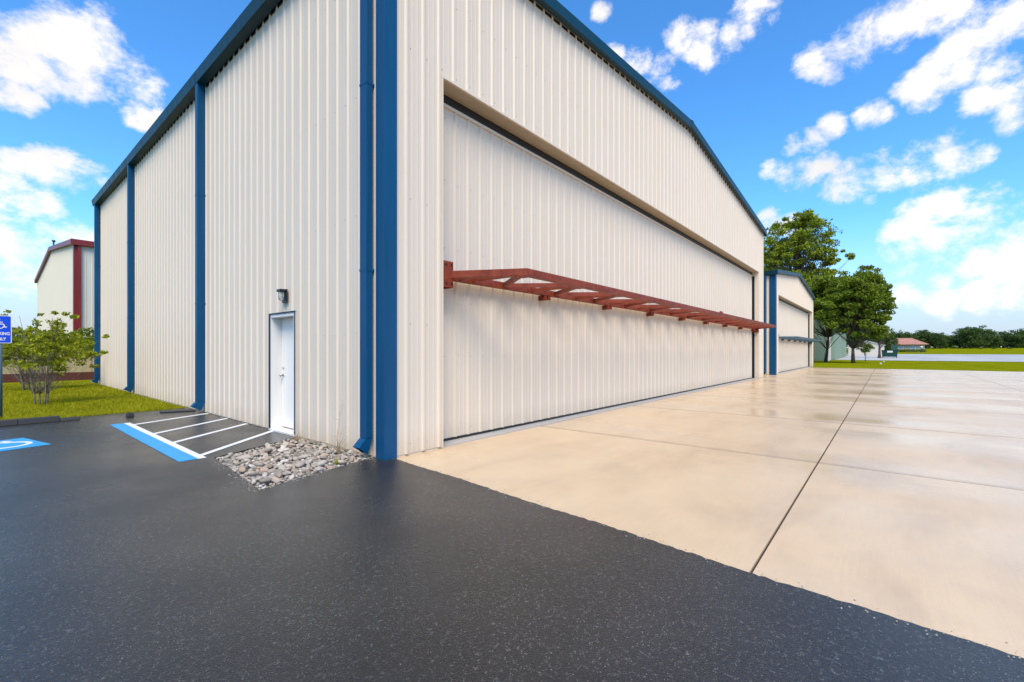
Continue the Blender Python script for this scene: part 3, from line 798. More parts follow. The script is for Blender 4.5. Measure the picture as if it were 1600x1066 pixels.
        # foam closure showing dark between the ribs under the rake
        mb2 = MB(); x_in, x_out = xm + s_ * 0.002, xm + s_ * (Wd / 2 - 0.2)
        vs = [(x_, y_, top(x_) + dz_) for x_ in (x_in, x_out) for y_, dz_ in ((-0.014, -0.098), (-0.002, -0.098), (-0.002, -0.04), (-0.014, -0.04))]
        mb2.add(vs, [(0, 1, 2, 3), (7, 6, 5, 4), (0, 4, 5, 1), (1, 5, 6, 2), (2, 6, 7, 3), (3, 7, 4, 0)]).build('closure_strip', 'black', fw)
        # eave gutter along the side
        ge = MB(); gx = xm + s_ * (Wd / 2)
        prof = [(0.045, -0.16), (0.21, -0.13), (0.25, 0.10), (0.235, 0.10), (0.20, -0.10), (0.055, -0.10), (0.055, 0.06), (0.045, 0.06)]
        vs = [(gx + s_ * px_, y_, eave + pz_) for y_ in (-0.17, L + 0.15) for px_, pz_ in prof]
        n = len(prof)
        fs = [tuple(range(n)), tuple(range(n, 2 * n))] + [(i, (i + 1) % n, n + (i + 1) % n, n + i) for i in range(n)]
        gu = ge.add(vs, fs).build('gutter', 'teal', root)
        for k in range(int(L / 3.0)):
            yk = 1.5 + 3.0 * k
            MB().box(min(gx + s_ * 0.213, gx + s_ * 0.257), max(gx + s_ * 0.213, gx + s_ * 0.257), yk, yk + 0.03, eave + 0.101, eave + 0.108).build('gutter_clip', 'steel', gu)
    MB().box(xm - 0.10, xm + 0.10, -0.181, -0.05, eave + rise - 0.06, eave + rise + 0.195).build('ridge_cap', 'teal', root)
    for yp in side_posts:
        downspout(root, yp, x0, eave - 0.12, 'blue', w=post[0], d=(post[1] if yp < 1 else 0.165))
    return root

# ------------------------------------------------------------------ main hangar
MAIN = hangar('hangar', 0.0, 24.6, 21.6, 8.04, 1.2, 1.02, 23.42, 5.72, 2.70, 'primer',
              'large beige metal hangar with blue trim and red door truss', [0.33, 7.43, 14.83, 21.38], 0.05, personnel=(2.65, 3.68, 2.17))
# personnel door of the main hangar, set back in the side wall
def personnel_door(root, ya, yb, zd):
    dx = 0.17
    fr = MB()
    fr.box(-0.028, 0.20, yb - 0.045, yb - 0.001, 0.03, zd - 0.001)
    fr.box(-0.028, 0.20, ya + 0.001, ya + 0.045, 0.03, zd - 0.001)
    fr.box(-0.027, 0.20, ya + 0.046, yb - 0.046, zd - 0.05, zd - 0.002)
    door = MB().box(dx, dx + 0.045, ya + 0.048, yb - 0.048, 0.05, zd - 0.053).build('door', 'white_paint', root, bevel=0.003)
    fr.build('frame', 'frame_paint', door)
    MB().box(-0.050, 0.21, ya - 0.005, yb + 0.005, -0.02, 0.028).build('threshold', 'frame_paint', door)
    t_ = MB().box(-0.040, -0.0285, yb - 0.03, yb + 0.028, 0.03, zd + 0.03)
    t_.box(-0.040, -0.0285, ya - 0.02, yb - 0.031, zd + 0.002, zd + 0.03)
    t_.box(-0.036, -0.0285, ya - 0.015, ya + 0.012, 0.03, zd + 0.001)
    t_.build('trim', 'navy', door)
    yk, zk = yb - 0.13, 1.03
    MB().tube([(dx - 0.001, yk, zk), (dx - 0.012, yk, zk)], [0.036, 0.034], 16).build('rose', 'steel', door)
    MB().tube([(dx - 0.012, yk, zk), (dx - 0.03, yk, zk), (dx - 0.042, yk, zk), (dx - 0.06, yk, zk), (dx - 0.072, yk, zk)], [0.012, 0.012, 0.027, 0.031, 0.018], 16).build('handle', 'steel', door, smooth=True)
    MB().tube([(dx - 0.001, yk, zk + 0.14), (dx - 0.014, yk, zk + 0.14)], [0.026, 0.023], 16).build('deadbolt', 'steel', door)
    for z in (0.3, 1.05, 1.8):
        MB().tube([(dx - 0.006, ya + 0.047, z), (dx - 0.006, ya + 0.047, z + 0.1)], [0.008, 0.008], 8).build('hinge', 'steel', door)
personnel_door(MAIN, 2.65, 3.68, 2.17)
# lamp over the door
lp = empty('wall_lamp', (-0.032, 3.0, 2.36)); tag(lp, 'black wall lamp with clear glass jar above the white side door', 'lamp')
MB().box(-0.062, -0.033, 2.915, 3.085, 2.36, 2.60).build('back_plate', 'lamp_black', lp, bevel=0.006)
MB().box(-0.162, -0.0625, 2.925, 3.075, 2.548, 2.596).build('hood', 'lamp_black', lp, bevel=0.01)
MB().tube([(-0.112, 3.0, 2.546), (-0.112, 3.0, 2.53), (-0.112, 3.0, 2.45), (-0.112, 3.0, 2.40), (-0.112, 3.0, 2.39)], [0.046, 0.048, 0.047, 0.038, 0.02], 18).build('glass', 'lamp_glass', lp, smooth=True)
MB().tube([(-0.112, 3.0, 2.545), (-0.112, 3.0, 2.50), (-0.112, 3.0, 2.45), (-0.112, 3.0, 2.435)], [0.014, 0.024, 0.024, 0.010], 12).build('bulb', 'lamp_inner', lp, smooth=True)

# ------------------------------------------------------------------ second hangar
hangar('hangar', 28.25, 18.6, 18.0, 6.35, 0.95, 29.15, 46.0, 5.05, 2.35, 'bluegrey',
       'smaller beige hangar with blue trim and slate blue door truss', [0.58], 0.12, truss_bays=6, truss_out=0.95, trim_w=0.30, post=(0.2, 0.16))

# ------------------------------------------------------------------ red-trimmed hangar behind (ridge along X)
def far_hangar(name, x0, x1, y0, y1, eave, ridge, material, trim, label, posts=True):
    root = empty(name, ((x0 + x1) / 2, (y0 + y1) / 2, ground_z(x0))); tag(root, label, 'hangar')
    ym = (y0 + y1) / 2; gz = ground_z(x0) - 0.05
    top = lambda y_: eave + (ridge - eave) * (1 - abs(y_ - ym) / (ym - y0))
    core = MB().add([(x, y_, z) for x in (x0 + 0.003, x1) for y_, z in ((y0 + 0.003, gz), (y1, gz), (y1, eave - 0.02), (ym, ridge - 0.02), (y0 + 0.003, eave - 0.02))],
                    [(0, 1, 2, 3, 4), (9, 8, 7, 6, 5), (0, 5, 6, 1), (1, 6, 7, 2), (2, 7, 8, 3), (3, 8, 9, 4), (4, 9, 5, 0)]).build('wall', material, root)
    u = y0
    while u < y1 - 0.05:
        e = min(u + 0.915, y1)
        if u < ym < e: e = ym
        panel(core, 'x-', x0, u, e, gz + 0.1, top, 0.1, material); u = e
    panels(core, 'y-', y0, x0, x1, gz + 0.1, eave, 0.1, material)
    for s_ in (-1, 1):
        ye = ym + s_ * (ym - y0 + 0.25)
        ze = eave - 0.25 * (ridge - eave) / (ym - y0)
        vs = [(x, y_, z) for x in (x0 - 0.15, x1 + 0.15) for y_, z in ((ye, ze + 0.03), (ym, ridge + 0.03), (ym, ridge + 0.13), (ye, ze + 0.13))]
        MB().add(vs, [(0, 1, 2, 3), (7, 6, 5, 4), (0, 4, 5, 1), (1, 5, 6, 2), (2, 6, 7, 3), (3, 7, 4, 0)]).build('roof', 'roof_metal', root)
        vs = [(x, y_, z) for x in (x0 - 0.20, x0 - 0.045) for y_, z in ((ye, ze - 0.16), (ym, ridge - 0.16), (ym, ridge + 0.16), (ye, ze + 0.16))]
        MB().add(vs, [(0, 1, 2, 3), (7, 6, 5, 4), (0, 4, 5, 1), (1, 5, 6, 2), (2, 6, 7, 3), (3, 7, 4, 0)]).build('rake_trim', trim, root)
        yy = sorted((ym + s_ * (ym - y0 + 0.045), ym + s_ * (ym - y0 + 0.28)))
        MB().box(x0 - 0.21, x1 + 0.2, yy[0], yy[1], eave - 0.22, eave + 0.15).build('gutter', trim, root)
    if posts:
        MB().prism([(x0 - 0.05, y0 - 0.05), (x0 + 0.13, y0 - 0.05), (x0 + 0.13, y0 + 0.001), (x0 + 0.001, y0 + 0.001), (x0 + 0.001, y0 + 0.30), (x0 - 0.05, y0 + 0.30)], gz, eave - 0.2).build('corner_trim', trim, root)
        MB().box(x0 + 0.132, x0 + 0.30, y0 - 0.20, y0 - 0.045, gz + 0.1, eave - 0.2).build('downspout', trim, root, bevel=0.01)
    return root
rh = far_hangar('hangar', 0.75, 26.0, 36.3, 62.5, 8.75, 10.15, 'siding_cream', 'redtrim', 'cream metal hangar with dark red trim behind the shrubs')
MB().tube([(0.95, 50.6, 10.2), (0.95, 50.6, 10.95), (0.95, 50.6, 11.05), (0.95, 50.6, 11.15)], [0.05, 0.05, 0.13, 0.10], 8).build('roof_vent', 'black', rh)
gh = far_hangar('hangar', 80.0, 118.0, 1.4, 22.0, 8.6, 9.8, 'siding_green', 'frame_paint', 'pale green metal hangar half hidden behind the trees')

# ------------------------------------------------------------------ rock bed by the side door
rbm = MB().prism([(0.0, 0.24), (-1.68, -0.14), (-1.49, 2.0), (0.0, 2.60)], -0.055, -0.032).build('rock_bed', 'soil', origin=(0, 0, 0))
tag(rbm, 'bed of grey river rock between side door and hangar corner', kind='structure')
def stone_mesh(seed):
    rr = random.Random(seed)
    bm = bmesh.new(); bmesh.ops.create_icosphere(bm, subdivisions=1, radius=1)
    bm.verts.ensure_lookup_table()
    cuts = [(Vector((rr.gauss(0, 1), rr.gauss(0, 1), rr.gauss(0, 1))).normalized(), rr.uniform(0.55, 0.9)) for _ in range(5)]
    for v in bm.verts:
        for n_, d in cuts:
            e = v.co.dot(n_) - d
            if e > 0: v.co -= n_ * e * 0.85
        v.co *= rr.uniform(0.9, 1.1)
    me = bpy.data.meshes.new('stone'); bm.to_mesh(me); bm.free()
    me.polygons.foreach_set('use_smooth', [True] * len(me.polygons)) if seed % 2 else None
    me.materials.append(MATS['stone']); return me
SM = [stone_mesh(i) for i in range(10)]
def inside(x, y, poly):
    c_ = False
    for (ax, ay), (bx, by) in zip(poly, poly[1:] + poly[:1]):
        if (ay > y) != (by > y) and x < (bx - ax) * (y - ay) / (by - ay) + ax: c_ = not c_
    return c_
rr = random.Random(11); placed = []; tries = 0
bedin = [(-0.05, 0.31), (-1.58, -0.03), (-1.42, 1.88), (-0.06, 2.44)]
while len(placed) < 298 and tries < 20000:
    tries += 1
    x, y = rr.uniform(-1.7, 0), rr.uniform(-0.2, 2.6)
    if not inside(x, y, bedin): continue
    a = rr.choice([0.030, 0.036, 0.044, 0.052, 0.068]) * rr.uniform(0.85, 1.2)
    if any((x - X) ** 2 + (y - Y) ** 2 < (0.62 * (a + A)) ** 2 for X, Y, A in placed): continue
    placed.append((x, y, a))
    o = link('stone', rr.choice(SM), (x, y, -0.03 + a * 0.42 + rr.uniform(0, 0.03)), rbm)
    o.scale = (a * rr.uniform(1.0, 1.45), a * rr.uniform(0.65, 0.9), a * rr.uniform(0.42, 0.65))
    o.rotation_euler = (rr.gauss(0, 0.35), rr.gauss(0, 0.35), rr.uniform(0, 6.28))
ico = bmesh.new(); bmesh.ops.create_icosphere(ico, subdivisions=1, radius=1); ico.verts.ensure_lookup_table()
iv = [v.co.copy() for v in ico.verts]; iF = [tuple(v.index for v in f.verts) for f in ico.faces]; ico.free()
mb = MB()
for _ in range(3200):
    x, y = rr.uniform(-1.7, 0), rr.uniform(-0.2, 2.6)
    if not inside(x, y, [(0.0, 0.26), (-1.64, -0.09), (-1.46, 1.94), (0.0, 2.53)]): continue
    a = rr.uniform(0.010, 0.026); rz = rr.uniform(0, 6.28); c_, s_ = math.cos(rz), math.sin(rz); k = rr.uniform(0.6, 1.0)
    mb.add([(x + (p.x * c_ - p.y * k * s_) * a * 1.3, y + (p.x * s_ + p.y * k * c_) * a * 1.3, -0.02 + rr.uniform(0, 0.003) + p.z * a * 0.7) for p in iv], iF)
tag(mb.build('pebbles', 'pebble', rbm), kind='stuff')

# dead weed and green tufts in the rocks
def weed(x, y, h, n, material, name, label, cat, spread, seed):
    r2 = random.Random(seed); root = empty(name, (x, y, -0.03)); tag(root, label, cat)
    st = MB(); lf = MB()
    for i in range(n):
        a = r2.uniform(0, 6.28); s_ = r2.uniform(0.2, 1) * spread; hh_ = h * r2.uniform(0.45, 1.0)
        p = [(x + math.cos(a) * s_ * f * f + r2.gauss(0, 0.006), y + math.sin(a) * s_ * f * f + r2.gauss(0, 0.006), -0.03 + hh_ * f) for f in (0, 0.35, 0.7, 1)]
        st.tube(p, [0.0035, 0.003, 0.002, 0.001], 4)
        if name == 'dead_weed':
            for k in range(3):
                q0 = Vector(p[1 + k % 3]); st.tube([q0, q0 + Vector((r2.gauss(0, 0.05), r2.gauss(0, 0.05), r2.uniform(0.02, 0.10)))], [0.0018, 0.0008], 4)
    st.build('stems', material, root)
weed(-0.16, 0.98, 0.80, 3, 'dry_stem', 'dead_weed', 'tall dry leafless weed standing in the rocks by the wall', 'weed', 0.16, 1)
weed(-0.22, 0.86, 0.30, 22, 'dry_stem', 'dry_grass_tuft', 'low tuft of dry straw grass among the rocks', 'weed', 0.24, 2)
weed(-0.55, 0.30, 0.12, 26, 'grass_blade', 'grass_tuft', 'small green grass tuft on the asphalt edge of the rock bed', 'weed', 0.10, 3)
weed(-0.24, 2.15, 0.24, 26, 'dry_stem', 'dry_grass_tuft', 'dry straw grass tuft under the side door sill', 'weed', 0.22, 4)

# ------------------------------------------------------------------ car park things
ps = empty('parking_stop', (-3.0, 8.2, 0)); tag(ps, 'long black rubber parking stop in front of the lawn', 'parking stop')
def stop_section(x0, x1, y, h, d):
    prof = [(-d / 2, 0.001), (d / 2, 0.001), (d / 2 * 0.72, h), (-d / 2 * 0.72, h)]
    vs = [(x, y + a, z) for x in (x0, x1) for a, z in prof]
    return MB().add(vs, [(0, 1, 2, 3), (7, 6, 5, 4), (0, 4, 5, 1), (1, 5, 6, 2), (2, 6, 7, 3), (3, 7, 4, 0)])
for i in range(4):
    stop_section(-2.45 - 0.6 * (i + 1) + 0.006, -2.45 - 0.6 * i, 8.22, 0.115, 0.17).build('section', 'rubber', ps, bevel=0.01)
stop_section(-2.44, -2.14, 8.20, 0.065, 0.16).build('end_section', 'rubber', ps, bevel=0.012)
bl = MB().add([(-1.42, 7.80, 0.001), (-1.28, 7.80, 0.001), (-1.28, 7.93, 0.001), (-1.42, 7.93, 0.001), (-1.405, 7.815, 0.10), (-1.295, 7.81, 0.09), (-1.30, 7.92, 0.085), (-1.40, 7.915, 0.10)],
              [(0, 3, 2, 1), (4, 5, 6, 7), (0, 1, 5, 4), (1, 2, 6, 5), (2, 3, 7, 6), (3, 0, 4, 7)]).build('rubber_block', 'rubber', bevel=0.012)
tag(bl, 'small loose black rubber block on the asphalt near the hatched aisle', 'block')
sb = MB().prism([(-0.75, 8.02), (-0.10, 7.80), (-0.08, 8.12), (-0.72, 8.30)], 0.001, 0.035)
tag(sb.build('splash_block', 'rubber', bevel=0.01), 'flat dark splash block below the side downspout', 'splash block')

# sign
sx, sy = -3.24, 9.86
sg = empty('parking_sign', (sx, sy, -0.05)); tag(sg, 'blue accessible parking sign on a steel post in the lawn', 'sign')
MB().tube([(sx + 0.005, sy + 0.045, -0.1), (sx + 0.005, sy + 0.045, 2.2)], [0.034, 0.034], 12).build('post', 'post_steel', sg, smooth=True)
def rrect(w, h, r0, cx_, cz_):
    out = []
    for qx, qz, a0 in ((1, 1, 0), (-1, 1, 90), (-1, -1, 180), (1, -1, 270)):
        for i in range(5):
            a = R(a0 + i * 22.5); out.append((cx_ + qx * (w / 2 - r0) + r0 * math.cos(a), cz_ + qz * (h / 2 - r0) + r0 * math.sin(a)))
    return out
def plate(poly, y0_, y1_):
    n = len(poly)
    vs = [(x, y0_, z) for x, z in poly] + [(x, y1_, z) for x, z in poly]
    return MB().add(vs, [tuple(range(n)), tuple(range(n, 2 * n))] + [(i, (i + 1) % n, n + (i + 1) % n, n + i) for i in range(n)])
zc = 1.975
brd = plate(rrect(0.345, 0.62, 0.03, sx, zc), sy, sy + 0.004).build('board', 'white_paint', sg)
plate(rrect(0.318, 0.593, 0.022, sx, zc), sy - 0.002, sy - 0.0002).build('blue_face', 'sign_blue', brd)
mb = MB()
for i, poly in enumerate(isa_shapes()):
    p2 = plate([(sx - 0.105 + 0.22 * xx, zc + 0.01 + 0.22 * yy) for xx, yy in poly], sy - 0.004 - 0.00002 * i, sy - 0.0022)
    mb.add(p2.v, p2.f)
mb.build('wheelchair_figure', 'white_paint', brd)
def text_obj(body, size, x, y_, z, material, parent, width=None):
    cu = bpy.data.curves.new('text', 'FONT'); cu.body = body; cu.size = size; cu.align_x = 'CENTER'; cu.extrude = 0.0008; cu.offset = 0.0025
    to = bpy.data.objects.new('tmp', cu); COL.objects.link(to)
    bpy.context.view_layer.update()
    me = bpy.data.meshes.new_from_object(to.evaluated_get(bpy.context.evaluated_depsgraph_get()))
    bpy.data.objects.remove(to)
    co = np.zeros(len(me.vertices) * 3, dtype=np.float32); me.vertices.foreach_get('co', co); co = co.reshape(-1, 3)
    s_ = width / (co[:, 0].max() - co[:, 0].min()) if width else 1
    new = np.stack([co[:, 0] * s_, -co[:, 2], co[:, 1]], 1)
    me.vertices.foreach_set('co', new.reshape(-1).astype(np.float32)); me.update()
    me.materials.clear(); me.materials.append(MATS[material])
    return link('lettering', me, (x, y_, z), parent)
text_obj('PARKING', 0.09, sx, sy - 0.0035, zc - 0.125, 'white_paint', brd, 0.285)
text_obj('ONLY', 0.09, sx, sy - 0.0035, zc - 0.245, 'white_paint', brd, 0.175)

# ------------------------------------------------------------------ plants
def leaf_cloud(centers, radii, counts, size, seed, flat=0.6, up=0.4):
    """quads spread through clumps; returns (n,4,3)"""
    g_ = np.random.default_rng(seed); out = []
    for c_, r0, n in zip(centers, radii, counts):
        d = g_.normal(size=(n, 3)); d /= np.linalg.norm(d, axis=1)[:, None]
        rr_ = r0 * g_.random(n) ** 0.45
        p = np.asarray(c_) + d * rr_[:, None] * np.array([1, 1, flat])
        nrm = g_.normal(size=(n, 3)) + d * 0.7 + np.array([0, 0, up]); nrm /= np.linalg.norm(nrm, axis=1)[:, None]
        tmp = g_.normal(size=(n, 3)); a = np.cross(nrm, tmp); a /= np.linalg.norm(a, axis=1)[:, None]
        b_ = np.cross(nrm, a)
        s_ = size * g_.uniform(0.6, 1.4, n)[:, None]
        out.append(np.stack([p - a * s_, p + b_ * s_ * 0.42, p + a * s_, p - b_ * s_ * 0.42], 1))
    return np.concatenate(out)
def tree(name, base, height, crowns, trunk_r, leaf, nclump, per, size, seed, label, cat='tree', group=None, lean=(0, 0), barkm='bark', flat=0.6, clump_r=0.16, fork=0.35, stems=1):
    """crowns: (dx, dy, z centre, rx, ry, rz) ellipsoids relative to the base"""
    rr_ = random.Random(seed); bx, by, bz = base
    root = empty(name, base); tag(root, label, cat, group)
    tb = MB(); cs, rs_, ns = [], [], []
    zt = max(c_[2] for c_ in crowns)
    trunks = []
    for s_ in range(stems):
        a = 6.28 * s_ / stems + rr_.uniform(-0.5, 0.5); sp = 0 if stems == 1 else 0.06 * height
        tx, ty = lean[0] + math.cos(a) * sp * 2.0, lean[1] + math.sin(a) * sp * 2.0
        o0 = (0 if stems == 1 else 0.10 * rr_.uniform(0.6, 1.3))
        pl = []
        for i in range(7):
            f = i / 6
            pl.append(Vector((bx + math.cos(a) * o0 + tx * f ** 1.3 + (rr_.gauss(0, 0.012) * height * f if 0 < i else 0), by + math.sin(a) * o0 + ty * f ** 1.3 + (rr_.gauss(0, 0.012) * height * f if 0 < i else 0), bz - 0.1 + (zt + 0.1) * f)))
        rad = [trunk_r * (1.35 if i == 0 else 1.0) * (1 - 0.8 * i / 6) for i in range(7)]
        tb.tube(pl, rad, 8); trunks.append((pl, rad))
    tot = sum(c_[3] * c_[4] * c_[5] for c_ in crowns)
    for dx, dy, cz, rx, ry, rz in crowns:
        k = max(3, int(nclump * rx * ry * rz / tot))
        for _ in range(k):
            d = Vector((rr_.gauss(0, 1), rr_.gauss(0, 1), rr_.gauss(0, 1))).normalized(); f = rr_.random() ** 0.4
            p = Vector((bx + dx + d.x * rx * f, by + dy + d.y * ry * f, bz + cz + d.z * rz * f))
            r0 = clump_r * (rx + ry + rz) / 3 * rr_.uniform(0.7, 1.5)
            cs.append(tuple(p)); rs_.append(r0); ns.append(int(per * rr_.uniform(0.6, 1.4)))
            if rr_.random() < 0.85:
                pl, rad = rr_.choice(trunks)
                h = (p.z - bz) * rr_.uniform(fork, 0.85) / (zt + 0.1) * 6
                i = max(1, min(5, int(h))); s0 = pl[i]
                mid = s0.lerp(p, 0.5) + Vector((0, 0, -0.06 * (p - s0).length + rr_.gauss(0, 0.03) * height))
                r1 = rad[i] * 0.34
                tb.tube([s0, s0.lerp(mid, 0.5) + Vector((0, 0, rr_.gauss(0, 0.01) * height)), mid, mid.lerp(p, 0.6), p], [r1, r1 * 0.8, r1 * 0.55, r1 * 0.32, r1 * 0.12], 5)
    tb.build('trunk', barkm, root, smooth=True, origin=base)
    v = leaf_cloud(cs, rs_, ns, size, seed, flat) - np.array(base)
    link('crown', np_mesh(v, 4, leaf), base, root)
    return root

# shrubs on the left lawn
tree('shrub', (-2.40, 12.81, -0.05), 2.7, [(0.0, 0.0, 1.45, 0.95, 0.8, 0.55), (-0.5, 0.1, 1.9, 0.5, 0.5, 0.45), (0.75, -0.2, 1.45, 0.6, 0.5, 0.5), (0.2, 0.2, 2.1, 0.7, 0.6, 0.35), (1.05, 0.3, 2.0, 0.4, 0.3, 0.3), (-0.75, 0.0, 2.45, 0.35, 0.3, 0.3), (0.3, 0.1, 2.5, 0.6, 0.4, 0.2)],
     0.02, 'leaf_shrub', 130, 26, 0.055, 21, 'multi stemmed shrub with bare lower stems, nearer the car park', 'shrub', 'shrubs on the side lawn', barkm='bark_pale', flat=0.6, clump_r=0.22, fork=0.3, stems=4)
tree('shrub', (-2.26, 19.6, -0.05), 2.6, [(0.0, 0, 1.7, 1.3, 1.0, 0.7), (-0.7, 0.1, 1.5, 0.8, 0.6, 0.5), (0.8, 0, 1.9, 0.7, 0.6, 0.5)],
     0.025, 'leaf_shrub', 125, 38, 0.065, 22, 'multi stemmed shrub in front of the tan wall', 'shrub', 'shrubs on the side lawn', barkm='bark_pale', flat=0.6, clump_r=0.22, fork=0.3, stems=5)
# tan wall and hedge behind
wl_ = empty('low_wall', (-8, 27.6, -0.05)); tag(wl_, 'low tan wall with red brown base behind the shrubs', 'wall')
for i in range(10):
    xa_ = -22 + 2.5 * i
    MB().box(xa_ + 0.01, xa_ + 2.49, 27.5, 27.7, 0.36, 1.42).build('panel', 'tan_wall', wl_)
MB().box(-22, 3, 27.47, 27.73, -0.06, 0.358).build('base', 'redbrown', wl_)
MB().box(-22, 3, 27.46, 27.74, 1.421, 1.48).build('cap', 'tan_wall', wl_)
g_ = np.random.default_rng(8); n = 26000
hp = np.stack([g_.uniform(-22, 3, n), 28.6 + g_.normal(0, 0.42, n).clip(-0.7, 0.7), 0.1 + 2.5 * g_.random(n) ** 0.6], 1)
hp[:, 2] += 0.12 * np.sin(hp[:, 0] * 1.7) + 0.08 * np.sin(hp[:, 0] * 4.1)
hv = leaf_cloud(hp, np.full(n, 0.06), np.ones(n, int), 0.085, 9)
hd = empty('hedge', (-9.5, 28.6, -0.05)); tag(hd, 'long clipped green hedge above the tan wall', 'hedge')
link('foliage', np_mesh(hv, 4, 'hedge_leaf'), (0, 0, 0), hd)
mb = MB().box(-21.8, 2.8, 28.25, 28.95, -0.1, 2.2); mb.build('inner_growth', 'leaf_dark', hd)

# big trees behind the second hangar
tree('tree', stand(1243, 69), 24.0, [(0.3, -0.4, 18.2, 4.6, 4.6, 4.0), (-3.2, 2.6, 15.8, 3.0, 3.0, 2.6), (4.7, -4.7, 15.6, 2.4, 2.4, 1.5), (2.8, -2.8, 15.2, 3.0, 3.0, 2.2), (0.5, 0, 12.5, 5.2, 5.2, 2.6), (0.2, -0.3, 21.2, 3.2, 3.2, 1.6), (3.6, -3.4, 12.2, 3.4, 3.4, 1.8)],
     0.36, 'leaf_tree', 310, 95, 0.21, 31, 'tallest tree with open spreading crown rising behind the second hangar', group=None, flat=0.5, clump_r=0.22, fork=0.55)
tree('tree', stand(1333, 55.5), 13.5, [(0.2, -0.3, 8.4, 3.2, 3.2, 2.8), (1.4, -1.6, 7.4, 2.3, 2.3, 2.6), (-1.6, 1.8, 6.4, 2.2, 2.2, 2.2), (0.6, -0.8, 4.4, 2.5, 2.5, 1.6), (1.1, -1.3, 10.6, 1.8, 1.8, 1.5), (2.2, -2.5, 5.0, 1.3, 1.3, 0.8)],
     0.17, 'leaf_dark', 330, 95, 0.17, 32, 'dense dark tree with straight trunk on the lawn end', flat=0.6, clump_r=0.25, fork=0.5)
tree('tree', stand(1290, 61), 11.5, [(1.2, -1.2, 8.0, 3.4, 3.4, 2.6), (-1.8, 1.8, 7.6, 3.0, 3.0, 2.6), (0.0, 0.0, 10.0, 3.2, 3.2, 2.0)],
     0.17, 'leaf_dark', 230, 95, 0.18, 33, 'leaning tree with bare forked trunk against the green hangar', lean=(1.6, -1.4), flat=0.6, clump_r=0.26, fork=0.45)
tree('tree', stand(1203, 78), 20, [(0, 0, 16.0, 2.6, 2.6, 3.0), (0.5, 1.5, 13, 3, 3, 2)],
     0.28, 'leaf_tree', 80, 85, 0.24, 34, 'slim tree showing between the two blue trimmed hangars', flat=0.5, clump_r=0.28, fork=0.5)
tree('tree', stand(1374, 84), 6.2, [(0, 0, 4.7, 1.7, 1.7, 1.1), (1.0, -1.0, 4.2, 1.1, 1.1, 0.8)],
     0.22, 'leaf_pale', 50, 60, 0.16, 35, 'small pale green tree with thick trunk beside the dumpster', flat=0.6, clump_r=0.3, fork=0.5)
tree('tree', stand(1352, 66), 3.0, [(0, 0, 2.0, 0.9, 0.9, 0.9)],
     0.05, 'leaf_pale', 26, 50, 0.12, 36, 'small yellow green sapling beside the dark tree', flat=0.7, clump_r=0.35, fork=0.3)

# far tree line: three crowns shared by many trees
protos = []
for k in range(4):
    rr_ = random.Random(50 + k)
    cs, rs_, ns = [], [], []
    tb = MB().tube([(0, 0, -0.5), (0.1, 0, 3), (0.2, 0.1, 7)], [0.4, 0.33, 0.15], 6)
    for _ in range(60):
        d = Vector((rr_.gauss(0, 1), rr_.gauss(0, 1), rr_.gauss(0, 1))).normalized(); f = rr_.random() ** 0.35
        cs.append((d.x * 4.6 * f, d.y * 4.6 * f, 6.2 + d.z * 6.4 * f)); rs_.append(rr_.uniform(1.2, 2.2)); ns.append(62)
    protos.append((np_mesh(leaf_cloud(cs, rs_, ns, 0.42, 60 + k, 0.7), 4, 'leaf_far'), tb.mesh('bark', smooth=True)))
def far_tree(px, t, h, k, wide=1.0, label='rounded broadleaf tree in the distant tree line', group='distant tree line'):
    x, y, z = stand(px, t)
    o = empty('tree', (x, y, z)); tag(o, label, 'tree', group)
    s_ = h / 14.6
    for nm, me in (('crown', protos[k][0]), ('trunk', protos[k][1])):
        c_ = bpy.data.objects.new(nm, me); COL.objects.link(c_); c_.parent = o
        c_.scale = (s_ * wide, s_ * wide, s_); c_.rotation_euler = (0, 0, (px * 7.3) % 6.28)
rr = random.Random(77)
px = 1372.0
while px < 1760:
    hgt = 10.5 + 2.0 * math.sin(px * 0.045) + rr.uniform(-1.5, 1.5)
    if 1500 < px < 1536: hgt = 14.5 + rr.uniform(-1, 1)
    if 1556 < px < 1574: hgt = 9
    if 1578 < px < 1640: hgt = 13 + rr.uniform(-1.5, 1.5)
    far_tree(px, rr.uniform(255, 300), hgt, rr.randrange(4), rr.uniform(1.0, 1.35))
    px += rr.uniform(6.5, 10.5)
for px in range(1380, 1760, 13):
    far_tree(px + rr.uniform(-4, 4), rr.uniform(305, 330), rr.uniform(9, 13), rr.randrange(4), 1.4)
for px, t_, h_ in ((1396, 165, 9.5), (1408, 172, 9), (1383, 150, 8.5), (1420, 190, 8.5), (1360, 150, 10), (1345, 160, 11), (1318, 170, 12)):
    far_tree(px, t_, h_, rr.randrange(4), 1.05, 'broadleaf tree grouped behind the red roofed house', 'trees behind the house')
x, y, z = stand(1491, 238)
bu = empty('bush', (x, y, z)); tag(bu, 'small bright green round bush below the distant trees', 'bush')
link('foliage', np_mesh(leaf_cloud([(x, y, z + 1.2), (x + 0.6, y, z + 0.9), (x - 0.6, y + .3, z + 0.8)], [1.2, 1.0, 0.9], [160, 120, 120], 0.3, 5), 4, 'leaf_pale'), (0, 0, 0), bu)
for px_ in (1531, 1551, 1577):
    x, y, z = stand(px_, 222)
    bu = empty('bush', (x, y, z)); tag(bu, 'dark low bush beside the pale strip under the tree line', 'bush', 'dark bushes along the pale strip')
    link('foliage', np_mesh(leaf_cloud([(x, y, z + 0.4), (x + 0.8, y - 0.6, z + 0.3)], [0.9, 0.7], [130, 100], 0.22, px_, 0.5), 4, 'leaf_dark'), (0, 0, 0), bu)

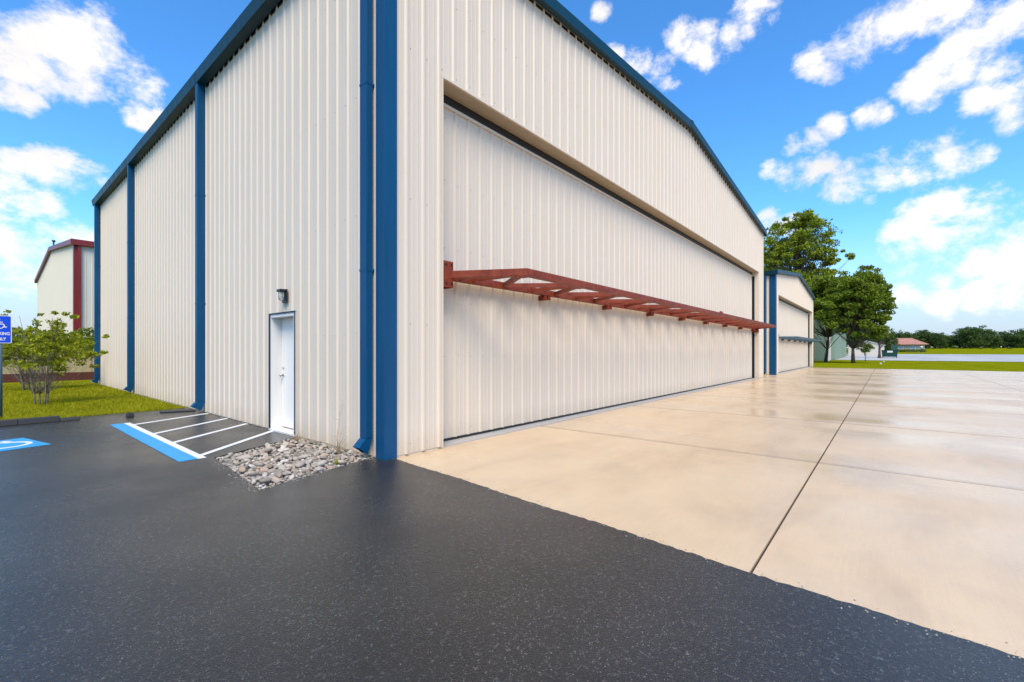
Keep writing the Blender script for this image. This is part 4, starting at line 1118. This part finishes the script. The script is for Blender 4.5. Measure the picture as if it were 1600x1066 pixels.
# ------------------------------------------------------------------ things beyond the lawn
def gable_house(name, cx_, cy_, z, wx_, wy_, hw, hr, wallm, roofm, label, cat, over=0.5, windows=(), hip=False):
    root = empty(name, (cx_, cy_, z)); tag(root, label, cat)
    x0, x1, y0, y1 = cx_ - wx_ / 2, cx_ + wx_ / 2, cy_ - wy_ / 2, cy_ + wy_ / 2
    wlb = MB().add([(x, y_, zz) for x in (x0, x1) for y_, zz in ((y0, z - 0.3), (y1, z - 0.3), (y1, z + hw), (cy_, z + (hw if hip else hr) - 0.05), (y0, z + hw))],
                   [(0, 1, 2, 3, 4), (9, 8, 7, 6, 5), (0, 5, 6, 1), (1, 6, 7, 2), (2, 7, 8, 3), (3, 8, 9, 4), (4, 9, 5, 0)]).build('wall', wallm, root)
    if hip:
        a0, a1, b0, b1 = x0 - over, x1 + over, y0 - over, y1 + over; ze = z + hw - 0.1
        MB().add([(a0, b0, ze), (a1, b0, ze), (a1, b1, ze), (a0, b1, ze), (a0, b0, ze + 0.2), (a1, b0, ze + 0.2), (a1, b1, ze + 0.2), (a0, b1, ze + 0.2), (cx_, b0 + wx_ * 0.5, z + hr), (cx_, b1 - wx_ * 0.5, z + hr)],
                 [(0, 3, 2, 1), (0, 1, 5, 4), (1, 2, 6, 5), (2, 3, 7, 6), (3, 0, 4, 7), (4, 5, 8), (6, 7, 9), (5, 6, 9, 8), (7, 4, 8, 9)]).build('roof', roofm, root)
    for s_ in (() if hip else (-1, 1)):
        ye = cy_ + s_ * (wy_ / 2 + over); ze = z + hw - over * (hr - hw) / (wy_ / 2)
        vs = [(x, y_, zz) for x in (x0 - over, x1 + over) for y_, zz in ((ye, ze), (cy_ - s_ * 0.0, z + hr), (cy_, z + hr + 0.16), (ye, ze + 0.16))]
        MB().add(vs, [(0, 1, 2, 3), (7, 6, 5, 4), (0, 4, 5, 1), (1, 5, 6, 2), (2, 6, 7, 3), (3, 7, 4, 0)]).build('roof', roofm, root)
    for (ya, yb, za, zb_) in windows:
        w_ = MB().box(x0 - 0.05, x0 - 0.001, cy_ + ya, cy_ + yb, z + za, z + zb_).build('window', 'white_paint', root)
        MB().box(x0 - 0.06, x0 - 0.0505, cy_ + ya + 0.1, cy_ + yb - 0.1, z + za + 0.1, z + zb_ - 0.1).build('pane', 'window_glass', w_)
    return root
x, y, z = stand(1353, 104)
gable_house('shed', x + 6, y, z, 12, 6.5, 2.3, 3.3, 'siding_cream', 'roof_metal', 'low plain cream shed with shallow gable beyond the lawn', 'shed', 0.2)
x, y, z = stand(1412, 150)
hs_ = gable_house('house', x + 5, y, z, 8, 10.5, 2.5, 4.7, 'house_wall', 'roof_tile', 'single storey house with faded red roof in front of trees', 'house', 0.9,
                  windows=((2.0, 3.4, 0.9, 2.1), (0.0, 1.4, 0.9, 2.1), (-3.0, -1.6, 0.9, 2.1)), hip=True)
n = 1500
g_ = np.random.default_rng(15)
hp = np.stack([x - 1.5 + g_.uniform(-0.5, 0.5, n), y + g_.uniform(-5.5, 3.5, n), z + 0.85 * g_.random(n)], 1)
hg = empty('hedge', (x - 1.5, y, z)); tag(hg, 'dark low hedge along the front of the house', 'hedge')
link('foliage', np_mesh(leaf_cloud(hp, np.full(n, 0.1), np.ones(n, int), 0.2, 10), 4, 'leaf_dark'), (0, 0, 0), hg)
x, y, z = stand(1390, 86)
dm = empty('dumpster', (x, y, z)); tag(dm, 'dark green dumpster with raised lid on the pale pavement', 'dumpster')
vs = []
for zz, k in ((0.14, 0.9), (1.35, 1.0)):
    vs += [(x - 0.75 * k, y - 1.2 * k, z + zz), (x + 0.75 * k, y - 1.2 * k, z + zz), (x + 0.75 * k, y + 1.2 * k, z + zz), (x - 0.75 * k, y + 1.2 * k, z + zz)]
body = MB().add(vs, [(0, 3, 2, 1), (4, 5, 6, 7), (0, 1, 5, 4), (1, 2, 6, 5), (2, 3, 7, 6), (3, 0, 4, 7)]).build('body', 'dumpster_green', dm)
MB().box(x - 0.82, x + 0.8, y - 1.26, y + 1.26, z + 1.352, z + 1.43).build('rim', 'dumpster_green', dm)
MB().bar((x + 0.62, y - 0.7, z + 1.43), (x + 0.95, y - 0.7, z + 2.45), 1.0, 0.05, up=(1, 0, 0)).build('lid', 'dumpster_green', dm)
MB().box(x - 0.775, x - 0.752, y - 0.45, y + 0.35, z + 0.95, z + 1.28).build('placard', 'plastic_white', body)
for dy in (-1.0, 1.0):
    MB().box(x - 0.8, x - 0.4, y + dy - 0.08, y + dy + 0.08, z - 0.03, z + 0.138).build('skid', 'black', dm)
x, y, z = stand(1440, 142)
pm = empty('lamp_post', (x, y, z)); tag(pm, 'short post with pale round top on the far grass', 'post')
MB().tube([(x, y, z - 0.1), (x, y, z + 1.4)], [0.09, 0.07], 8).build('post', 'bark', pm)
MB().tube([(x, y, z + 1.4), (x, y, z + 1.5), (x, y, z + 1.8), (x, y, z + 1.95)], [0.15, 0.34, 0.34, 0.12], 10).build('lamp_head', 'plastic_white', pm)
for px_, t_ in ((1376, 52.5), (1381, 62)):
    x, y, z = stand(px_, t_)
    mk = MB().tube([(x, y, z - 0.08), (x, y, z + 0.05), (x, y, z + 0.055), (x, y, z + 0.08)], [0.09, 0.09, 0.11, 0.07], 10).build('utility_marker', 'plastic_white')
    tag(mk, 'small white utility marker stub standing in the lawn strip', 'marker', 'white marker stubs in the lawn')

# loose grit along the asphalt edge, the wall foot and the rock bed
rr = random.Random(91); mb = MB()
for k in range(900):
    m_ = rr.random()
    if m_ < 0.4:
        y = -9.0 * rr.random() ** 1.2; x = edge_x(y) + rr.gauss(0.02, 0.06); z0 = 0.001 if x < edge_x(y) - 0.02 else -0.011
        if abs(x - edge_x(y)) < 0.03: z0 = 0.001
    elif m_ < 0.7:
        x = -0.03 - abs(rr.gauss(0, 0.06)); y = rr.uniform(2.7, 8.6); z0 = 0.001
    else:
        f = rr.random(); a_, b_ = ((0.0, 0.27), (-1.66, -0.10)) if rr.random() < 0.5 else ((-1.66, -0.10), (-1.47, 1.95))
        x = a_[0] + (b_[0] - a_[0]) * f - abs(rr.gauss(0, 0.07)); y = a_[1] + (b_[1] - a_[1]) * f - (abs(rr.gauss(0, 0.06)) if a_[0] == 0.0 else 0); z0 = 0.001
    a = rr.uniform(0.002, 0.0065)
    mb.add([(x + p.x * a * 1.2, y + p.y * a, z0 + a * 0.5 + p.z * a * 0.7) for p in iv[:12]], [])
    n0 = len(mb.v) - 12
    mb.v = mb.v[:n0]
    mb.add([(x - a, y - a * .6, z0), (x + a, y - a * .8, z0), (x + a * .7, y + a, z0), (x - a * .8, y + a * .7, z0), (x, y, z0 + a * 1.1)], [(3, 2, 1, 0), (0, 1, 4), (1, 2, 4), (2, 3, 4), (3, 0, 4)])
tag(mb.build('loose_grit', 'pebble'), 'fine loose grit along the asphalt edges', 'grit', kind='stuff')
